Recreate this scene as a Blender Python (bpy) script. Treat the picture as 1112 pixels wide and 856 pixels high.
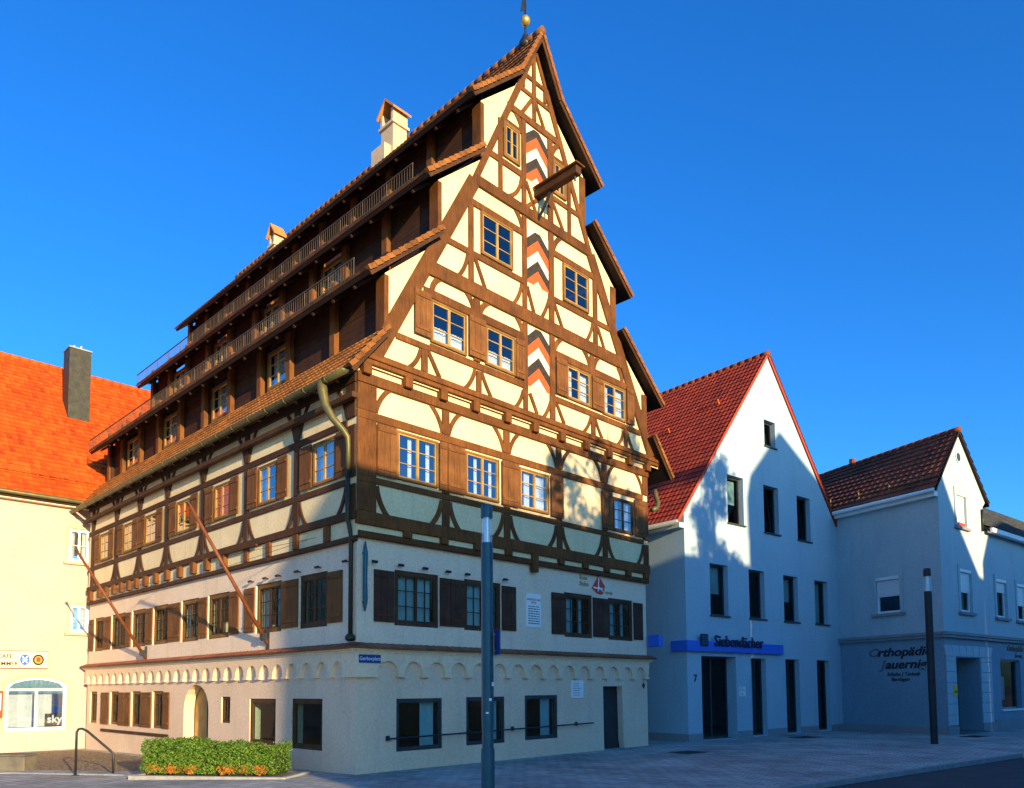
import bpy, bmesh, math, random
from mathutils import Vector, Matrix
from mathutils.geometry import tessellate_polygon
R = math.radians
random.seed(7)
scene = bpy.context.scene
for o in list(bpy.data.objects):
    bpy.data.objects.remove(o)

# ------------------------------------------------------------------ camera
EYE = 2.0
pit, rol = R(3.8221), R(-0.39238)
_f = Vector((0, math.cos(pit), math.sin(pit)))
_u = Vector((0, -math.sin(pit), math.cos(pit)))
_x = Vector((1, 0, 0))
cr, sr = math.cos(rol), math.sin(rol)
right = _x * cr + _u * sr
up = -_x * sr + _u * cr
cam = bpy.data.cameras.new('camera')
co = bpy.data.objects.new('camera', cam)
scene.collection.objects.link(co)
co.matrix_world = Matrix(((right.x, up.x, -_f.x, 0), (right.y, up.y, -_f.y, 0), (right.z, up.z, -_f.z, EYE), (0, 0, 0, 1)))
cam.sensor_fit = 'HORIZONTAL'
cam.sensor_width = 36
cam.lens = 36 * 832.668 / 1112
cam.shift_y = (692.39 - 428) / 1112
cam.clip_start = 0.1
cam.clip_end = 3000
scene.camera = co

# ------------------------------------------------------------------ light
SUN_EL = 9.23
SUN_AZ = 147.7          # where the sun stands, clockwise from +Y
world = bpy.data.worlds.new('World')
scene.world = world
world.use_nodes = True
wn = world.node_tree
wn.nodes.clear()
sky = wn.nodes.new('ShaderNodeTexSky')
sky.sky_type = 'NISHITA'
sky.sun_disc = False
sky.sun_elevation = R(SUN_EL)
sky.sun_rotation = R(SUN_AZ)
sky.air_density = 1.0
sky.dust_density = 0.9
sky.ozone_density = 3.0
hs = wn.nodes.new('ShaderNodeHueSaturation')
hs.inputs['Saturation'].default_value = 1.22
hs.inputs['Value'].default_value = 1.0
bg = wn.nodes.new('ShaderNodeBackground')
bg.inputs['Strength'].default_value = 0.125
wo = wn.nodes.new('ShaderNodeOutputWorld')
wn.links.new(sky.outputs[0], hs.inputs['Color'])
tint = wn.nodes.new('ShaderNodeMix')      # clear evening air: a deeper blue than the standard atmosphere
tint.data_type = 'RGBA'
tint.blend_type = 'MULTIPLY'
tint.inputs[0].default_value = 1.0
tint.inputs[7].default_value = (.50, 1.06, 1.62, 1)
wn.links.new(hs.outputs[0], tint.inputs[6])
wn.links.new(tint.outputs[2], bg.inputs['Color'])
wn.links.new(bg.outputs[0], wo.inputs['Surface'])

sl = bpy.data.lights.new('sun', 'SUN')
sl.energy = 5.0
sl.angle = R(0.45)
sl.color = (1.0, 0.75, 0.38)
so = bpy.data.objects.new('sun', sl)
scene.collection.objects.link(so)
sdir = Vector((math.sin(R(SUN_AZ)) * math.cos(R(SUN_EL)), math.cos(R(SUN_AZ)) * math.cos(R(SUN_EL)), math.sin(R(SUN_EL))))
so.rotation_euler = sdir.to_track_quat('Z', 'Y').to_euler()
so.location = sdir * 60

scene.view_settings.view_transform = 'Standard'
scene.view_settings.look = 'None'
scene.view_settings.gamma = 1
scene.view_settings.exposure = 0.95
scene.view_settings.use_curve_mapping = False
scene.render.engine = 'CYCLES'
scene.render.resolution_x = 1024
scene.render.resolution_y = 788

# ------------------------------------------------------------------ materials
def new_mat(name):
    m = bpy.data.materials.new(name)
    m.use_nodes = True
    nt = m.node_tree
    return m, nt, nt.nodes['Principled BSDF']

def N(nt, t, **kw):
    n = nt.nodes.new(t)
    for k, v in kw.items():
        if k in n.inputs:
            n.inputs[k].default_value = v
        else:
            setattr(n, k, v)
    return n

def c4(c):
    return (c[0], c[1], c[2], 1)

def mix_rgb(nt, fac, a, b, mode='MIX'):
    n = nt.nodes.new('ShaderNodeMix')
    n.data_type = 'RGBA'
    n.blend_type = mode
    for sock, v in ((n.inputs[0], fac), (n.inputs[6], a), (n.inputs[7], b)):
        if hasattr(v, 'is_linked') or hasattr(v, 'links'):
            nt.links.new(v, sock)
        elif isinstance(v, (tuple, list)):
            sock.default_value = c4(v)
        else:
            sock.default_value = v
    return n.outputs[2]

def coords(nt, stretch=(1, 1, 1), out='Object', rot=(0, 0, 0)):
    tc = nt.nodes.new('ShaderNodeTexCoord')
    mp = nt.nodes.new('ShaderNodeMapping')
    mp.inputs['Scale'].default_value = stretch
    mp.inputs['Rotation'].default_value = rot
    nt.links.new(tc.outputs[out], mp.inputs['Vector'])
    return mp.outputs[0]

def noise(nt, vec, scale, detail=4, rough=.55):
    n = N(nt, 'ShaderNodeTexNoise', Scale=scale, Detail=detail, Roughness=rough)
    nt.links.new(vec, n.inputs['Vector'])
    return n.outputs['Fac']

def ramp(nt, fac, stops):
    n = nt.nodes.new('ShaderNodeValToRGB')
    e = n.color_ramp.elements
    while len(e) < len(stops):
        e.new(.5)
    for i, (p, c) in enumerate(stops):
        e[i].position = p
        e[i].color = c4(c) if isinstance(c, (tuple, list)) else (c, c, c, 1)
    nt.links.new(fac, n.inputs[0])
    return n.outputs[0]

def bump(nt, bsdf, h, strength, dist=.02):
    b = N(nt, 'ShaderNodeBump', Strength=strength, Distance=dist)
    nt.links.new(h, b.inputs['Height'])
    nt.links.new(b.outputs[0], bsdf.inputs['Normal'])

def M(name, c1, c2=None, scale=3., rough=.8, bstr=.0, bscale=40., bdist=.02, spec=.3, metal=0., stretch=(1, 1, 1), lo=.35, hi=.65):
    m, nt, b = new_mat(name)
    b.inputs['Roughness'].default_value = rough
    b.inputs['Specular IOR Level'].default_value = spec
    b.inputs['Metallic'].default_value = metal
    if c2 is None:
        c2 = tuple(x * .8 for x in c1)
    v = coords(nt, stretch)
    f = noise(nt, v, scale)
    nt.links.new(ramp(nt, f, ((lo, c1), (hi, c2))), b.inputs['Base Color'])
    if bstr:
        bump(nt, b, noise(nt, v, bscale, 3), bstr, bdist)
    return m

def plaster(name, c1, c2, dirt=(.4, .36, .3), bstr=.35, dirt_amt=.25):
    m, nt, b = new_mat(name)
    b.inputs['Roughness'].default_value = .92
    b.inputs['Specular IOR Level'].default_value = .15
    v = coords(nt)
    big = ramp(nt, noise(nt, v, .55, 5, .6), ((.32, c1), (.7, c2)))
    st = coords(nt, (1.6, 1.6, .22))
    streak = ramp(nt, noise(nt, st, 1.6, 6, .65), ((.52, 0.), (.78, dirt_amt)))
    fine = ramp(nt, noise(nt, v, 14, 4, .6), ((.3, .85), (.7, 1.06)))
    col = mix_rgb(nt, streak, big, dirt)
    col = mix_rgb(nt, 1.0, col, fine, 'MULTIPLY')
    nt.links.new(col, b.inputs['Base Color'])
    h = nt.nodes.new('ShaderNodeMath')
    h.operation = 'ADD'
    nt.links.new(noise(nt, v, 9, 4, .6), h.inputs[0])
    nt.links.new(noise(nt, v, 70, 3, .6), h.inputs[1])
    bump(nt, b, h.outputs[0], bstr, .012)
    return m

def wood(name, c1, c2, rough=.75, grain=(1, 1, .12), scale=22., bstr=.35, spec=.25):
    m, nt, b = new_mat(name)
    b.inputs['Roughness'].default_value = rough
    b.inputs['Specular IOR Level'].default_value = spec
    v = coords(nt, grain)
    g = noise(nt, v, scale, 5, .65)
    big = noise(nt, coords(nt), 1.7, 4, .6)
    col = ramp(nt, g, ((.3, c2), (.68, c1)))
    col = mix_rgb(nt, 1.0, col, ramp(nt, big, ((.25, .6), (.75, 1.3))), 'MULTIPLY')
    ri = nt.nodes.new('ShaderNodeNewGeometry')
    col = mix_rgb(nt, 1.0, col, ramp(nt, ri.outputs['Random Per Island'], ((0., .82), (1., 1.15))), 'MULTIPLY')
    nt.links.new(col, b.inputs['Base Color'])
    bump(nt, b, g, bstr, .01)
    return m

def tiles(name, cols, rough=.75, moss=None, moss_amt=.0):
    """clay tiles; the tile mesh carries one uv unit per tile"""
    m, nt, b = new_mat(name)
    b.inputs['Roughness'].default_value = rough
    b.inputs['Specular IOR Level'].default_value = .25
    uv = nt.nodes.new('ShaderNodeUVMap')
    fl = nt.nodes.new('ShaderNodeVectorMath')
    fl.operation = 'FLOOR'
    nt.links.new(uv.outputs[0], fl.inputs[0])
    wn_ = nt.nodes.new('ShaderNodeTexWhiteNoise')
    wn_.noise_dimensions = '2D'
    nt.links.new(fl.outputs[0], wn_.inputs['Vector'])
    k = len(cols)
    col = ramp(nt, wn_.outputs['Value'], [(i / (k - 1), c) for i, c in enumerate(cols)])
    v = coords(nt)
    col = mix_rgb(nt, 1.0, col, ramp(nt, noise(nt, v, .8, 5, .6), ((.3, .75), (.7, 1.15))), 'MULTIPLY')
    col = mix_rgb(nt, 1.0, col, ramp(nt, noise(nt, v, 9, 3, .6), ((.3, .85), (.7, 1.1))), 'MULTIPLY')
    if moss:
        f = ramp(nt, noise(nt, v, 2.3, 6, .7), ((.5, 0.), (.72, moss_amt)))
        col = mix_rgb(nt, f, col, moss)
    nt.links.new(col, b.inputs['Base Color'])
    bump(nt, b, noise(nt, v, 30, 3, .6), .3, .01)
    return m

def leafmat(name, c1, c2, c3, rough=.55):
    m, nt, b = new_mat(name)
    b.inputs['Roughness'].default_value = rough
    b.inputs['Specular IOR Level'].default_value = .35
    g = nt.nodes.new('ShaderNodeNewGeometry')
    nt.links.new(ramp(nt, g.outputs['Random Per Island'], ((0., c1), (.5, c2), (1., c3))), b.inputs['Base Color'])
    tr = nt.nodes.new('ShaderNodeBsdfTranslucent')
    nt.links.new(ramp(nt, g.outputs['Random Per Island'], ((0., c1), (.5, c2), (1., c3))), tr.inputs['Color'])
    mx = nt.nodes.new('ShaderNodeMixShader')
    mx.inputs[0].default_value = .25
    nt.links.new(b.outputs[0], mx.inputs[1])
    nt.links.new(tr.outputs[0], mx.inputs[2])
    nt.links.new(mx.outputs[0], nt.nodes['Material Output'].inputs['Surface'])
    return m

def glass(name, tint=(.75, .85, .95), refl=.16, rough=.02, kk=.85):
    m, nt, b = new_mat(name)
    nt.nodes.remove(b)
    t = nt.nodes.new('ShaderNodeBsdfTransparent')
    t.inputs[0].default_value = c4(tint)
    g = nt.nodes.new('ShaderNodeBsdfGlossy')
    g.inputs['Roughness'].default_value = rough
    g.inputs['Color'].default_value = (.95, .97, 1, 1)
    ge = nt.nodes.new('ShaderNodeNewGeometry')
    dt = nt.nodes.new('ShaderNodeVectorMath')
    dt.operation = 'DOT_PRODUCT'
    nt.links.new(ge.outputs['Normal'], dt.inputs[0])
    nt.links.new(ge.outputs['Incoming'], dt.inputs[1])
    def mth(op, a, b=None):
        n = nt.nodes.new('ShaderNodeMath')
        n.operation = op
        for i, v_ in enumerate((a, b)):
            if v_ is None: continue
            if isinstance(v_, (int, float)): n.inputs[i].default_value = v_
            else: nt.links.new(v_, n.inputs[i])
        return n.outputs[0]
    # the two faces of the pane reflect alike from either side
    k = mth('POWER', mth('SUBTRACT', 1.0, mth('ABSOLUTE', dt.outputs['Value'])), 4.0)
    ad_out = mth('MINIMUM', mth('ADD', mth('MULTIPLY', k, kk), .05 + refl), 1.0)
    v = coords(nt)
    bp = N(nt, 'ShaderNodeBump', Strength=.12, Distance=.02)
    nt.links.new(noise(nt, v, 2.2, 2), bp.inputs['Height'])
    nt.links.new(bp.outputs[0], g.inputs['Normal'])
    mx = nt.nodes.new('ShaderNodeMixShader')
    nt.links.new(ad_out, mx.inputs[0])
    nt.links.new(t.outputs[0], mx.inputs[1])
    nt.links.new(g.outputs[0], mx.inputs[2])
    nt.links.new(mx.outputs[0], nt.nodes['Material Output'].inputs['Surface'])
    return m

MT = {}
MT['cream'] = plaster('cream_plaster', (.88, .71, .43), (.78, .60, .34), (.46, .36, .22), dirt_amt=.32)
MT['pale'] = plaster('pale_plaster', (.87, .68, .51), (.79, .60, .44), (.42, .36, .28), dirt_amt=.38)
MT['base'] = plaster('base_plaster', (.84, .62, .45), (.74, .53, .37), (.4, .33, .26), dirt_amt=.3)
MT['trim'] = plaster('trim_plaster', (.86, .65, .45), (.79, .58, .39), (.45, .38, .3), dirt_amt=.2)
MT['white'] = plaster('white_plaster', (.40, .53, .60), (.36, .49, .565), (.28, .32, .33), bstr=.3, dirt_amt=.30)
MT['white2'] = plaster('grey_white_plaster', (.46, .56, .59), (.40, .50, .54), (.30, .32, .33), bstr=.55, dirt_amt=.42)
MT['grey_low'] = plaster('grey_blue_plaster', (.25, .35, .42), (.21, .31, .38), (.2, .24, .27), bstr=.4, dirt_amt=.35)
MT['apricot'] = plaster('apricot_plaster', (.56, .42, .40), (.51, .38, .35), (.55, .42, .3), dirt_amt=.1)
MT['plinth'] = plaster('grey_plinth', (.30, .31, .32), (.25, .26, .27), (.15, .15, .15))
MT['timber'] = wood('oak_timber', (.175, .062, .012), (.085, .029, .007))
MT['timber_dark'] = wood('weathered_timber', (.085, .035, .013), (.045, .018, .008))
MT['frame'] = wood('window_wood', (.22, .11, .03), (.15, .07, .018), bstr=.15)
MT['frame_dark'] = wood('dark_window_wood', (.09, .042, .018), (.055, .026, .012), bstr=.2)
MT['sash'] = wood('pale_sash_wood', (.42, .26, .085), (.33, .19, .055), bstr=.1)
MT['shutter'] = wood('shutter_wood', (.19, .074, .018), (.11, .042, .012))
MT['shutter_dark'] = wood('dark_shutter_wood', (.085, .035, .018), (.05, .022, .012))
MT['door_gold'] = wood('golden_door_oak', (.50, .32, .11), (.38, .22, .07))
MT['board'] = wood('attic_boards', (.065, .024, .010), (.032, .012, .007), grain=(1, .1, 1))
MT['pilaster'] = wood('pilaster_wood', (.18, .068, .018), (.11, .042, .012))
MT['soffit'] = wood('soffit_wood', (.03, .015, .009), (.018, .009, .006))
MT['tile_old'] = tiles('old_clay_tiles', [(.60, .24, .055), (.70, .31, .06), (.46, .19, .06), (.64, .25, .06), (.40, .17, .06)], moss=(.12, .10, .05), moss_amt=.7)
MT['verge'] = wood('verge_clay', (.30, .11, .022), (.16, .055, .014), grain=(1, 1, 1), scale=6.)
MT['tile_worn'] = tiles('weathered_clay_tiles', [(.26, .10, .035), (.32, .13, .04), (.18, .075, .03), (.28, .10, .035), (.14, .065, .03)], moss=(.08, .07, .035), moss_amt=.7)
MT['tile_orange'] = tiles('orange_clay_tiles', [(.50, .07, .007), (.66, .12, .012), (.42, .055, .007), (.60, .09, .008), (.56, .10, .012)], moss=(.40, .06, .01), moss_amt=.25)
MT['tile_red'] = tiles('red_clay_tiles', [(.40, .05, .02), (.50, .065, .024), (.32, .04, .02), (.45, .055, .022), (.36, .05, .026)], moss=(.12, .06, .035), moss_amt=.5)
MT['tile_brown'] = tiles('brown_clay_tiles', [(.24, .06, .03), (.30, .08, .035), (.17, .05, .03), (.27, .07, .03)], moss=(.13, .10, .05), moss_amt=.5)
MT['tile_dark'] = tiles('dark_slate_tiles', [(.05, .055, .06), (.08, .085, .09), (.06, .06, .065)])
MT['tile_ledge'] = tiles('ledge_tiles', [(.26, .09, .045), (.32, .11, .05), (.22, .075, .04)])
MT['guard'] = M('weathered_rail', (.11, .08, .055), (.07, .05, .038), 6, .6, metal=.2)
MT['copper'] = M('weathered_copper', (.17, .13, .05), (.10, .11, .05), 4, .5, .2, 30, metal=.4)
MT['pipe_dark'] = M('dark_copper_pipe', (.045, .045, .028), (.03, .035, .026), 4, .5, metal=.3)
MT['metal_dark'] = M('dark_metal', (.035, .035, .04), (.05, .05, .055), 5, .45, metal=.6)
MT['zinc'] = M('zinc_sheet', (.32, .34, .36), (.25, .27, .29), 3, .5, metal=.5)
MT['slate'] = M('slate_cladding', (.030, .031, .028), (.055, .053, .045), 4, .6, .3, 12)
MT['lamp_blue'] = M('blue_grey_paint', (.022, .085, .125), (.03, .10, .14), 3, .4, metal=.2)
MT['post_dark'] = M('anthracite_paint', (.02, .022, .028), (.03, .032, .038), 3, .45)
MT['gold'] = M('gilding', (.75, .48, .10), (.65, .40, .08), 3, .3, metal=.7)
MT['stone'] = M('stone', (.17, .15, .12), (.12, .105, .085), 5, .9, .5, 25)
MT['sign_blue'] = M('blue_sign', (.03, .15, .66), (.03, .14, .62), 2, .35)
MT['enamel_blue'] = M('enamel_blue', (.015, .06, .25), (.015, .055, .22), 2, .3)
MT['paint_white'] = M('white_paint', (.82, .82, .80), (.78, .78, .76), 3, .5)
MT['paint_cream'] = M('cream_sign', (.80, .70, .48), (.77, .67, .45), 2, .5)
MT['ink'] = M('black_letters', (.015, .018, .025), (.02, .022, .03), 2, .5)
MT['ink_blue'] = M('navy_letters', (.012, .02, .055), (.012, .02, .05), 2, .5)
MT['grey_letter'] = M('grey_letters', (.12, .14, .17), (.11, .13, .16), 2, .5)
MT['ochre'] = M('faded_ochre', (.36, .28, .12), (.32, .25, .10), 4, .8)
MT['red'] = M('red_paint', (.60, .06, .02), (.55, .05, .02), 3, .5)
MT['red_stripe'] = M('vermilion_boards', (.60, .09, .02), (.54, .08, .018), 6, .7, .2)
MT['black_stripe'] = M('black_boards', (.02, .017, .015), (.045, .033, .025), 14, .7, .2)
MT['white_stripe'] = M('white_boards', (.62, .58, .50), (.55, .51, .44), 6, .7, .1)
MT['yellow'] = M('yellow_paint', (.80, .48, .02), (.75, .45, .02), 3, .5)
MT['curtain'] = M('white_curtain', (.78, .78, .76), (.70, .70, .69), 6, .9)
MT['blind'] = M('roller_blind', (.55, .56, .56), (.50, .51, .52), 2, .7)
MT['dim'] = M('dark_fill', (.03, .03, .035), (.04, .04, .045), 2, .9)
MT['glass'] = glass('window_glass', refl=.22)
MT['glass_mid'] = glass('attic_window_glass', (.7, .78, .85), .10)
MT['glass_low'] = glass('shaded_window_glass', (.46, .64, .66), -.035, kk=.15)
MT['glass_clear'] = glass('lamp_glass', (.9, .95, 1), .08)
MT['chimney'] = plaster('chimney_plaster', (.66, .50, .34), (.56, .42, .28), (.35, .26, .18), dirt_amt=.35)
MT['pvc'] = M('white_plastic_frame', (.80, .81, .80), (.76, .77, .76), 2, .4)
MT['anthracite'] = M('anthracite_frame', (.035, .04, .045), (.045, .05, .055), 2, .45)
MT['leaf'] = leafmat('hedge_leaf', (.035, .09, .01), (.085, .19, .016), (.20, .30, .03))
MT['leaf_orange'] = leafmat('orange_leaf', (.40, .11, .012), (.50, .19, .02), (.28, .17, .02))
MT['leaf_tree'] = leafmat('tree_leaf', (.04, .08, .015), (.06, .11, .02), (.08, .13, .03))
MT['bark'] = wood('bark', (.14, .10, .07), (.07, .05, .035))
MT['far_wall'] = plaster('far_plaster', (.62, .56, .46), (.56, .50, .40))

def pave_mat():
    m, nt, b = new_mat('paving')
    b.inputs['Roughness'].default_value = .88
    v = coords(nt, rot=(0, 0, R(38)))
    br = nt.nodes.new('ShaderNodeTexBrick')
    br.inputs['Color1'].default_value = (.48, .475, .42, 1)
    br.inputs['Color2'].default_value = (.33, .33, .30, 1)
    br.inputs['Mortar'].default_value = (.15, .14, .12, 1)
    br.inputs['Scale'].default_value = 1
    br.inputs['Brick Width'].default_value = .36
    br.inputs['Row Height'].default_value = .24
    br.inputs['Mortar Size'].default_value = .012
    br.inputs['Mortar Smooth'].default_value = .3
    br.offset = .5
    nt.links.new(v, br.inputs['Vector'])
    col = mix_rgb(nt, 1.0, br.outputs['Color'], ramp(nt, noise(nt, v, .45, 6, .65), ((.3, .55), (.7, 1.25))), 'MULTIPLY')
    col = mix_rgb(nt, 1.0, col, ramp(nt, noise(nt, v, 25, 4, .6), ((.3, .82), (.7, 1.12))), 'MULTIPLY')
    nt.links.new(col, b.inputs['Base Color'])
    h = nt.nodes.new('ShaderNodeMath')
    h.operation = 'SUBTRACT'
    nt.links.new(noise(nt, v, 30, 3), h.inputs[0])
    nt.links.new(br.outputs['Fac'], h.inputs[1])
    bump(nt, b, h.outputs[0], .5, .012)
    return m
MT['pave'] = pave_mat()

def cobble_mat():
    m, nt, b = new_mat('cobbles')
    b.inputs['Roughness'].default_value = .85
    v = coords(nt)
    vo = N(nt, 'ShaderNodeTexVoronoi', Scale=8.5)
    vo.feature = 'DISTANCE_TO_EDGE'
    nt.links.new(v, vo.inputs['Vector'])
    vc = N(nt, 'ShaderNodeTexVoronoi', Scale=8.5)
    nt.links.new(v, vc.inputs['Vector'])
    sep = nt.nodes.new('ShaderNodeSeparateColor')
    nt.links.new(vc.outputs['Color'], sep.inputs[0])
    col = ramp(nt, sep.outputs[0], ((0., (.24, .16, .08)), (1., (.38, .27, .15))))
    e = ramp(nt, vo.outputs['Distance'], ((.02, (.25, .25, .25)), (.10, (1, 1, 1))))
    col = mix_rgb(nt, 1.0, col, e, 'MULTIPLY')
    nt.links.new(col, b.inputs['Base Color'])
    bump(nt, b, ramp(nt, vo.outputs['Distance'], ((0., 0.), (.25, 1.))), .8, .03)
    return m
MT['cobble'] = cobble_mat()
MT['asphalt'] = M('asphalt', (.045, .046, .05), (.06, .061, .064), 2, .85, .6, 90, .01)
MT['kerb'] = M('granite_kerb', (.36, .35, .33), (.28, .27, .26), 6, .85, .4, 40)
MT['earth'] = M('earth', (.20, .19, .17), (.15, .14, .13), 2, .95, .4, 20)

# ------------------------------------------------------------------ mesh builder
def tagp(o, label=None, cat=None, group=None, kind=None):
    if label: o['label'] = label
    if cat: o['category'] = cat
    if group: o['group'] = group
    if kind: o['kind'] = kind
    return o

def empty(name, loc, rz, label, cat, group=None):
    e = bpy.data.objects.new(name, None)
    e.empty_display_size = .3
    scene.collection.objects.link(e)
    e.location = loc
    e.rotation_euler = (0, 0, rz)
    return tagp(e, label, cat, group)

def ident(u, w, z):
    return (u, w, z)

class MB:
    """collects shapes given in a wall's own frame (u along, w out of the wall, z up)"""
    def __init__(self):
        self.v, self.f, self.uv = [], [], []
    def _add(self, pts, faces, F, uvs=None):
        b = len(self.v)
        self.v += [F(*p) for p in pts]
        self.f += [tuple(b + i for i in f) for f in faces]
        self.uv += uvs if uvs else [(0, 0)] * len(pts)
    def box(self, F, u0, u1, w0, w1, z0, z1):
        p = [(u0, w0, z0), (u1, w0, z0), (u1, w1, z0), (u0, w1, z0), (u0, w0, z1), (u1, w0, z1), (u1, w1, z1), (u0, w1, z1)]
        self._add(p, [(0, 3, 2, 1), (4, 5, 6, 7), (0, 1, 5, 4), (1, 2, 6, 5), (2, 3, 7, 6), (3, 0, 4, 7)], F)
        return self
    def prism(self, F, poly, w0, w1):
        n = len(poly)
        p = [(a, w0, b) for a, b in poly] + [(a, w1, b) for a, b in poly]
        tri = tessellate_polygon([[Vector((a, b, 0)) for a, b in poly]])
        f = [tuple(t) for t in tri] + [tuple(n + i for i in t) for t in tri]
        f += [(i, (i + 1) % n, n + (i + 1) % n, n + i) for i in range(n)]
        self._add(p, f, F)
        return self
    def beam(self, F, a, b, width, w0, w1, bow=0., seg=1, width2=None):
        """bar between two points of the wall, bent sideways by bow"""
        ax, az = a
        bx, bz = b
        L = math.hypot(bx - ax, bz - az)
        tx, tz = (bx - ax) / L, (bz - az) / L
        nx, nz = -tz, tx
        width2 = width if width2 is None else width2
        if bow: seg = max(seg, 6)
        l1, l2 = [], []
        for i in range(seg + 1):
            t = i / seg
            k = bow * 4 * t * (1 - t)
            h = (width * (1 - t) + width2 * t) / 2
            x, z = ax + tx * L * t + nx * k, az + tz * L * t + nz * k
            l1.append((x + nx * h, z + nz * h))
            l2.append((x - nx * h, z - nz * h))
        self.prism(F, l1 + l2[::-1], w0, w1)
        return self
    def quad(self, F, a, b, c, d):
        self._add([a, b, c, d], [(0, 1, 2, 3)], F)
        return self
    def poly(self, F, pts):
        self._add(pts, [tuple(range(len(pts)))], F)
        return self
    def wall(self, F, outer, holes, w, depth):
        """sheet of wall with openings and their reveals"""
        loops = [[Vector((a, b, 0)) for a, b in outer]] + [[Vector((a, b, 0)) for a, b in h] for h in holes]
        pts = [(p.x, w, p.y) for lp in loops for p in lp]
        tri = tessellate_polygon(loops)
        self._add(pts, [tuple(t) for t in tri], F)
        for h in holes:
            n = len(h)
            p = [(a, w, b) for a, b in h] + [(a, w - depth, b) for a, b in h]
            self._add(p, [(i, (i + 1) % n, n + (i + 1) % n, n + i) for i in range(n)], F)
        return self
    def tube(self, pts, r, n=8, F=ident, cap=True, rads=None):
        P = [Vector(F(*p)) for p in pts]
        rings = []
        prev = None
        for i, p in enumerate(P):
            d = (P[min(i + 1, len(P) - 1)] - P[max(i - 1, 0)]).normalized()
            ref = Vector((0, 0, 1)) if abs(d.z) < .9 else Vector((1, 0, 0))
            if prev is not None:
                a = prev - d * prev.dot(d)
                a.normalize()
            else:
                a = d.cross(ref).normalized()
            prev = a
            b = d.cross(a)
            rr = rads[i] if rads else r
            rings.append([p + (a * math.cos(2 * math.pi * k / n) + b * math.sin(2 * math.pi * k / n)) * rr for k in range(n)])
        pts2 = [tuple(q) for rg in rings for q in rg]
        f = []
        for i in range(len(P) - 1):
            for k in range(n):
                f.append((i * n + k, i * n + (k + 1) % n, (i + 1) * n + (k + 1) % n, (i + 1) * n + k))
        if cap:
            f.append(tuple(range(n)))
            f.append(tuple((len(P) - 1) * n + k for k in range(n)))
        self._add(pts2, f, ident)
        return self
    def lathe(self, c, prof, n=14):
        pts, f = [], []
        for r, z in prof:
            for k in range(n):
                a = 2 * math.pi * k / n
                pts.append((c[0] + r * math.cos(a), c[1] + r * math.sin(a), c[2] + z))
        for i in range(len(prof) - 1):
            for k in range(n):
                f.append((i * n + k, i * n + (k + 1) % n, (i + 1) * n + (k + 1) % n, (i + 1) * n + k))
        f.append(tuple(range(n)))
        f.append(tuple((len(prof) - 1) * n + k for k in range(n)))
        self._add(pts, f, ident)
        return self
    def build(self, name, mat, parent=None, recalc=True, smooth=False, bevel=0., **tags):
        me = bpy.data.meshes.new(name)
        me.from_pydata(self.v, [], self.f)
        if any(u != (0, 0) for u in self.uv):
            lay = me.uv_layers.new(name='UVMap')
            for lp in me.loops:
                lay.data[lp.index].uv = self.uv[lp.vertex_index]
        if recalc:
            bm = bmesh.new()
            bm.from_mesh(me)
            bmesh.ops.recalc_face_normals(bm, faces=bm.faces)
            bm.to_mesh(me)
            bm.free()
        me.materials.append(mat)
        if smooth:
            me.polygons.foreach_set('use_smooth', [True] * len(me.polygons))
        o = bpy.data.objects.new(name, me)
        scene.collection.objects.link(o)
        if parent: o.parent = parent
        if bevel:
            md = o.modifiers.new('bevel', 'BEVEL')
            md.width = bevel
            md.segments = 1
            md.limit_method = 'ANGLE'
        tagp(o, **tags)
        return o

def text_obj(name, s, mat, parent, F, u, w, z, size, depth=.012, flip=1, shear=0., bold=0., align='LEFT', sx=1., **tags):
    cu = bpy.data.curves.new(name, 'FONT')
    cu.body = s
    cu.size = size
    cu.shear = shear
    cu.offset = bold
    cu.extrude = depth / 2
    cu.align_x = align
    cu.resolution_u = 3
    tmp = bpy.data.objects.new('tmp', cu)
    scene.collection.objects.link(tmp)
    dg = bpy.context.evaluated_depsgraph_get()
    me = bpy.data.meshes.new_from_object(tmp.evaluated_get(dg))
    bpy.data.objects.remove(tmp)
    for v in me.vertices:
        x, y, q = v.co
        v.co = F(u + flip * x * sx, w + depth / 2 + q, z + y)
    me.materials.clear()
    me.materials.append(mat)
    bm = bmesh.new()
    bm.from_mesh(me)
    bmesh.ops.recalc_face_normals(bm, faces=bm.faces)
    bm.to_mesh(me)
    bm.free()
    o = bpy.data.objects.new(name, me)
    scene.collection.objects.link(o)
    if parent: o.parent = parent
    return tagp(o, **tags)

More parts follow.
